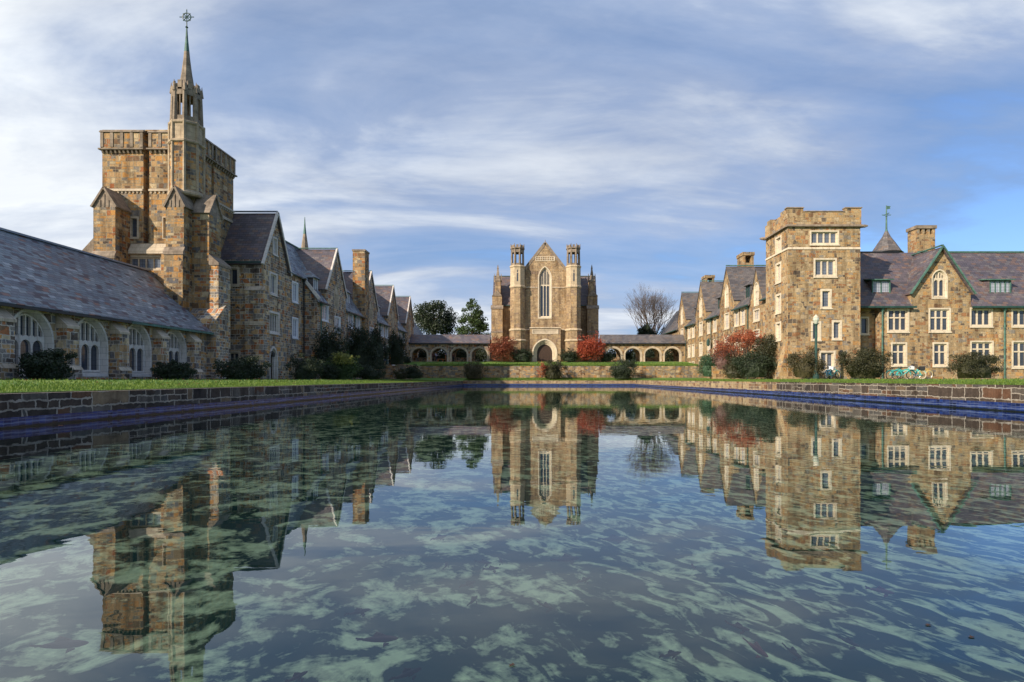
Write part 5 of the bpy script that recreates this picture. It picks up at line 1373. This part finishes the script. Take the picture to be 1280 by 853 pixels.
# ------------------------------------------------------------------ PEOPLE
M['skin'] = pm('skin', (.45, .26, .18), .6); M['hair_dark'] = pm('dark hair', (.02, .014, .01), .8)
def skin_mesh(name, joints, edges, mat, parent, sub=1):
    names = list(joints); me = bpy.data.meshes.new(name)
    me.from_pydata([joints[n][0] for n in names], [(names.index(a), names.index(c)) for a, c in edges], [])
    me.materials.append(mat); o = bpy.data.objects.new(name, me); col.objects.link(o); o.parent = parent
    me.skin_vertices or me.attributes
    o.modifiers.new('Skin', 'SKIN')
    bpy.context.view_layer.update()
    sv = me.skin_vertices[0].data
    for i, n in enumerate(names): r = joints[n][1]; sv[i].radius = (r, r) if not isinstance(r, tuple) else r
    sv[0].use_root = True
    m = o.modifiers.new('Sub', 'SUBSURF'); m.levels = sub; m.render_levels = sub
    return o
def person(label, loc, rot, top, legs, hair='hair_dark', arms='down', stride=.15, lean=0, h=1.74):
    k = h / 1.74
    b = thing('person', label, 'person', (0, 0, 0))
    def P(x, y, z): return (x * k, (y + lean * max(0, z - .95)) * k, z * k)
    hand = {'down': [(.28, -.02, .9), (.24, .0, 1.15), (.26, -.02, .82)], 'out': [(.6, -.25, 1.3), (.4, -.1, 1.32), (.68, -.28, 1.3)], 'front': [(.16, -.42, 1.15), (.24, -.12, 1.12), (.13, -.5, 1.18)]}[arms]
    j = {'pelvis': (P(0, 0, .95), (.15, .11)), 'belly': (P(0, 0, 1.12), (.14, .1)), 'chest': (P(0, 0, 1.33), (.16, .115)), 'neck': (P(0, 0, 1.5), .055), 'chin': (P(0, -.015, 1.56), .07), 'head': (P(0, -.01, 1.65), .095), 'crown': (P(0, 0, 1.72), .065), 'nose': (P(0, -.1, 1.62), .018)}
    e = [('pelvis', 'belly'), ('belly', 'chest'), ('chest', 'neck'), ('neck', 'chin'), ('chin', 'head'), ('head', 'crown'), ('head', 'nose')]
    for s, n in ((-1, 'l'), (1, 'r')):
        st = stride * s
        j['sh' + n] = (P(s * .19, 0, 1.41), .06); j['el' + n] = (P(s * hand[1][0], hand[1][1], hand[1][2]), .045); j['wr' + n] = (P(s * hand[0][0], hand[0][1], hand[0][2]), .032); j['ha' + n] = (P(s * hand[2][0], hand[2][1], hand[2][2]), .03)
        j['hi' + n] = (P(s * .1, 0, .9), .095); j['kn' + n] = (P(s * .11, st * .5 - .03, .5), .065); j['an' + n] = (P(s * .11, st, .09), .042); j['to' + n] = (P(s * .12, st - .16, .04), .04)
        for q in range(5):
            d_ = V(hand[2]) - V(hand[0]); d_.normalize()
            f0 = V(hand[2]) + V((0, (q - 2) * .018, 0)); f1 = f0 + d_ * (.07 if q else .045) + V((0, (q - 2) * .006, 0))
            j['f%d%s' % (q, n)] = (P(s * f1.x, f1.y, f1.z), .009); e.append(('ha' + n, 'f%d%s' % (q, n)))
        e += [('chest', 'sh' + n), ('sh' + n, 'el' + n), ('el' + n, 'wr' + n), ('wr' + n, 'ha' + n), ('pelvis', 'hi' + n), ('hi' + n, 'kn' + n), ('kn' + n, 'an' + n), ('an' + n, 'to' + n)]
    skin_mesh('body', j, e, M['skin'], b)
    def sub(keys, grow):
        jj = {q: (j[q][0], tuple(x + grow for x in j[q][1]) if isinstance(j[q][1], tuple) else j[q][1] + grow) for q in keys}
        return jj, [x for x in e if x[0] in jj and x[1] in jj]
    jj, ee = sub(['belly', 'pelvis', 'chest', 'shl', 'shr', 'ell', 'elr', 'wrl', 'wrr'], .02); skin_mesh('jacket', jj, ee, top, b)
    jj, ee = sub(['pelvis', 'hil', 'hir', 'knl', 'knr', 'anl', 'anr'], .016); skin_mesh('trousers', jj, ee, legs, b)
    mb = MB(); hc = P(0, .02, 1.68)
    mb.lathe(hc[0], hc[1], [(.06, hc[2] - .12), (.1, hc[2] - .05), (.105, hc[2] + .01), (.085, hc[2] + .06), (.03, hc[2] + .09)], 10); hd = MB(); hd.v, hd.f = mb.v, mb.f
    me = bpy.data.meshes.new('hair'); me.from_pydata(mb.v, [], mb.f); me.materials.append(M[hair]); o = bpy.data.objects.new('hair', me); col.objects.link(o); o.parent = b
    b.location = loc; b.rotation_euler = (0, 0, rot)
    return b
c_ = lambda n, c: pm(n, c, .85)
AY = 104.9; fz = 4.06
person('person in a dark maroon top standing at the pier of the second left arch', (X(541.5, AY), AY, fz), R(80), c_('maroon cloth', (.12, .02, .03)), c_('black cloth', (.02, .02, .025)))
person('person in a pale lilac top leaning forward under the second left arch', (X(545.5, AY), AY - .3, fz), R(100), c_('lilac cloth', (.5, .5, .66)), c_('charcoal cloth', (.03, .03, .04)), lean=.3, arms='front')
person('person in a blue top with both arms held out at the third left arch', (X(561.5, AY), AY - .7, fz), R(5), c_('blue cloth', (.16, .18, .42)), c_('navy trousers', (.03, .035, .07)), arms='out', stride=.1)
person('person in dark clothes behind the one in blue at the third left arch', (X(565.5, AY), AY + .9, fz), R(30), c_('dark red cloth', (.14, .04, .04)), c_('dark trousers', (.03, .03, .04)))
person('person in a blue jacket walking on the path above the stone steps', (X(481.5, 87), 87, 2.97), R(160), c_('navy jacket', (.03, .05, .16)), c_('blue jeans', (.08, .13, .28)), stride=.3)
# wooden chair and crate in the arcade
x = X(555.5, AY); b = thing('wooden_chair', 'orange varnished wooden chair under the second left arch', 'chair', (x, AY, fz))
mb = MB(); mb.box(x - .3, x + .3, AY - .3, AY + .25, fz + .42, fz + .47); mb.build('seat', M['wood_orange'], b)
mb = MB(); mb.box(x + .2, x + .3, AY - .3, AY + .25, fz + .475, fz + 1.3); mb.build('backrest', M['wood_orange'], b)
for q in ((-.27, -.27), (.27, -.27), (-.27, .2), (.27, .2)): mb = MB(); mb.tube((x + q[0], AY + q[1], fz), (x + q[0], AY + q[1], fz + .42), .035, n=6); mb.build('leg', M['wood_orange'], b)
x = X(551.5, AY); b = thing('low_table', 'low reddish wooden table beside the orange chair in the left arcade', 'table', (x, AY - .5, fz))
mb = MB(); mb.box(x - .5, x + .5, AY - 1.0, AY - .35, fz + .4, fz + .47); mb.build('tabletop', M['wood_orange'], b)
for q in ((-.44, -.95), (.44, -.95), (-.44, -.4), (.44, -.4)): mb = MB(); mb.tube((x + q[0], AY + q[1], fz), (x + q[0], AY + q[1], fz + .4), .035, n=6); mb.build('leg', M['wood_orange'], b)

# ------------------------------------------------------------------ FISH AND FLOATING LEAVES
M['fish_brown'] = pm('brown red fish skin', (.06, .012, .012), .5); M['fish_dark'] = pm('dark fish skin', (.012, .01, .012), .5); M['fish_red'] = pm('red fish skin', (.16, .012, .02), .5)
fish = [(475, 799, .17, 3, 'fish_brown', 'slender brown red fish low left of centre over pale floor'), (947, 812, .15, -62, 'fish_red', 'plump dark red fish near the bottom right, largest of the fish'),
        (924, 784, .11, -25, 'fish_brown', 'brown red fish just above the plump dark red one'), (1102, 739, .13, -20, 'fish_red', 'pinkish red fish over the streaks on the right side of the pool'),
        (992, 816, .11, -65, 'fish_dark', 'slim dark fish right of the plump dark red one'), (558, 706, .12, 88, 'fish_dark', ''), (592, 750, .12, 62, 'fish_dark', ''), (586, 730, .11, 30, 'fish_dark', ''),
        (683, 758, .1, -25, 'fish_dark', ''), (626, 701, .1, -60, 'fish_dark', ''), (709, 699, .18, 8, 'fish_dark', ''), (731, 725, .1, 25, 'fish_dark', ''), (449, 765, .12, 20, 'fish_dark', ''),
        (840, 818, .1, 12, 'fish_dark', ''), (768, 674, .2, 2, 'fish_dark', ''), (510, 842, .13, 25, 'fish_dark', ''), (866, 708, .1, 80, 'fish_brown', ''), (372, 846, .1, 40, 'fish_brown', ''), (80, 806, .2, 6, 'fish_brown', ''), (1062, 803, .1, -45, 'fish_dark', ''),
        (550, 672, .14, 30, 'fish_dark', ''), (605, 703, .11, -8, 'fish_dark', ''), (615, 711, .1, 10, 'fish_dark', '')]
for (px, py, L, ang, mt, lab) in fish:
    zf_ = -.22; Yf = (1 - zf_) * F / (py - 474); xf_ = X(px, Yf)
    b = thing('fish', lab or ('small dark fish under the surface of the pool' if mt == 'fish_dark' else 'small brown fish under the surface of the pool'), 'fish', (0, 0, 0), 'fish in the pool')
    mb = MB(); prof = [(-.5, .015), (-.38, .05), (-.15, .085), (.1, .10), (.3, .08), (.44, .045), (.5, .012)]
    n = 8; 
    for t_, r_ in prof:
        for k in range(n): an = 2 * math.pi * k / n; mb.v.append((t_ * L, math.cos(an) * r_ * L * .8, math.sin(an) * r_ * L))
    for q in range(len(prof) - 1):
        for k in range(n): mb.f.append((q * n + k, q * n + (k + 1) % n, (q + 1) * n + (k + 1) % n, (q + 1) * n + k))
    o = mb.build('body', M[mt], b, smooth=True)
    mb = MB(); mb.extrude([(-.44 * L, -.012 * L, 0), (-.64 * L, -.085 * L, .01), (-.58 * L, 0, 0), (-.64 * L, .085 * L, -.01)], (0, 0, .008)); mb.build('tail_fin', M[mt], b)
    mb = MB(); mb.extrude([(.15 * L, 0, .1 * L), (-.1 * L, 0, .2 * L), (-.2 * L, 0, .08 * L)], (0, .006, 0)); mb.build('back_fin', M[mt], b)
    mb = MB()
    for s in (-1, 1): mb.extrude([(.25 * L, s * .07 * L, -.02), (.1 * L, s * .14 * L, -.03), (.1 * L, s * .08 * L, -.02)], (0, 0, .006))
    mb.build('side_fins', M[mt], b)
    b.location = (xf_, Yf, zf_); sq = 1.0
    b.rotation_euler = (0, 0, math.atan2(math.sin(R(ang)) * 2.0, math.cos(R(ang))))
M['fallen_leaf'] = pm('fallen leaf', (.45, .17, .04), .7)
fl = [(305, 511, 'orange leaf floating beside the left pool wall'), (76, 532, 'orange leaf floating in the near left corner of the pool'), (1160, 782, 'withered leaf scrap floating among the pale streaks at right'), (1214, 797, 'second withered leaf scrap floating further right of the first'), (640, 832, 'small dark leaf floating at bottom centre')]
for px, py, lab in fl:
    Yf = F / (py - 474); xf_ = X(px, Yf); s = .012 if px > 400 else .05
    mb = MB(); pts = [(xf_ + s * math.cos(a_) * (1, .8, 1.3, .7)[k % 4], Yf + s * math.sin(a_) * (.7, .45, .9, .5)[k % 4], .0015 + .0012 * (k % 3)) for k, a_ in enumerate(lin(0, 2 * math.pi, 9)[:-1])]
    mb.extrude(pts, (0, 0, .0008)); o = mb.build('floating_leaf', M['fallen_leaf'] if px < 400 else M['door_wood']); tag(o, lab, 'leaf')

n = 700
lx = np.where(rng.uniform(0, 1, n) < .5, rng.uniform(-24, PXL - .8, n), rng.uniform(PXR + .8, 44, n)); ly = rng.uniform(20, 86, n)
ok = ~((lx > 22) & (ly > 56)); lx, ly = lx[ok], ly[ok]
lv = []
for a_, c_2 in zip(lx, ly):
    z_ = gz(a_, c_2) + .05; an = rng.uniform(0, 6.28); q = .06 * rng.uniform(.6, 1.3)
    for k in range(4): lv.append((a_ + q * math.cos(an + k * 1.57) * (1 if k % 2 else .6), c_2 + q * math.sin(an + k * 1.57) * (1 if k % 2 else .6), z_ + .03 * (k % 2)))
tag(mesh_np('fallen_leaves', np.array(lv), 4, M['leaf_rust']), 'brown leaves lying scattered over the lawns', 'leaves', kind='stuff')

# ------------------------------------------------------------------ LIGHT, SKY, CAMERA
AZ, EL = R(48), R(27)
sdir = V((-math.sin(AZ) * math.cos(EL), -math.cos(AZ) * math.cos(EL), math.sin(EL)))
ld = bpy.data.lights.new('sun', 'SUN'); ld.energy = 5.0; ld.angle = R(.6); ld.color = (1.0, .87, .70)
lo = bpy.data.objects.new('sun', ld); col.objects.link(lo); lo.rotation_euler = sdir.to_track_quat('Z', 'Y').to_euler()
w = bpy.data.worlds.new('World'); scene.world = w; w.use_nodes = True
nt = w.node_tree; nt.nodes.clear(); t = NT(nt)
sky = t.n('ShaderNodeTexSky', sky_type='NISHITA'); sky.sun_disc = False; sky.sun_elevation = EL; sky.sun_rotation = math.atan2(sdir.x, sdir.y)
sky.altitude = 100; sky.air_density = 1.0; sky.dust_density = .6; sky.ozone_density = 2.0
tc = t.n('ShaderNodeTexCoord'); D = t.sep(tc.outputs['Generated'])
zc_ = t.math('MAXIMUM', D[2], .0)
den = t.math('ADD', zc_, .22)
u, v_ = t.math('DIVIDE', D[0], den), t.math('DIVIDE', D[1], den)
mp = t.n('ShaderNodeMapping'); t.l(t.comb(u, v_, 0), mp.inputs['Vector']); mp.inputs['Rotation'].default_value = (0, 0, R(-28)); mp.inputs['Scale'].default_value = (.5, 1.1, 1); mp.inputs['Location'].default_value = (3.1, 1.7, 0)
n1 = t.noise(mp.outputs[0], 1.15, 9, .56, .5)
n2 = t.noise(mp.outputs[0], 4.2, 7, .6, .6)
n3 = t.noise(mp.outputs[0], 2.1, 8, .6, .8)
# thick veil on the left, opening to blue on the right and above
leftness = t.math('MULTIPLY', D[0], -.15)
dens = t.math('ADD', t.math('ADD', t.math('MULTIPLY', n1, .84), t.math('MULTIPLY', n2, .17)), leftness)
cov = t.sep(t.ramp(dens, [(.30, (.2, .2, .2)), (.42, (.72, .72, .72)), (.58, (1, 1, 1))], 'EASE'))[0]
shade = t.ramp(dens, [(.38, (1.6, 2.35, 3.7)), (.50, (2.7, 3.3, 4.5)), (.66, (6.2, 6.5, 6.8))])
sh_ = t.math('ADD', .76, t.math('MULTIPLY', n3, .46)); shade = t.mix(1.0, shade, t.comb(sh_, sh_, t.math('ADD', .1, t.math('MULTIPLY', sh_, .9))), 'MULTIPLY')
bl = t.mix(1.0, sky.outputs[0], (.72, .9, 1.2), 'MULTIPLY')
skyc = t.mix(cov, bl, shade)
bg = t.n('ShaderNodeBackground'); t.l(skyc, bg.inputs[0]); bg.inputs[1].default_value = .125
o = t.n('ShaderNodeOutputWorld'); t.l(bg.outputs[0], o.inputs[0])

cd = bpy.data.cameras.new('camera'); cam = bpy.data.objects.new('camera', cd); col.objects.link(cam); scene.camera = cam
cam.location = (0, 0, 1.0); cam.rotation_euler = (R(90), 0, 0)
cd.sensor_width = 36; cd.lens = 36 * F / 1280; cd.shift_x = -30 / 1280; cd.shift_y = 47.5 / 1280
cd.clip_start = .05; cd.clip_end = 6000
vs = scene.view_settings; vs.view_transform = 'Standard'; vs.look = 'None'; vs.exposure = .3; vs.gamma = 1; vs.use_curve_mapping = False
scene.cycles.max_bounces = 8; scene.cycles.transparent_max_bounces = 12
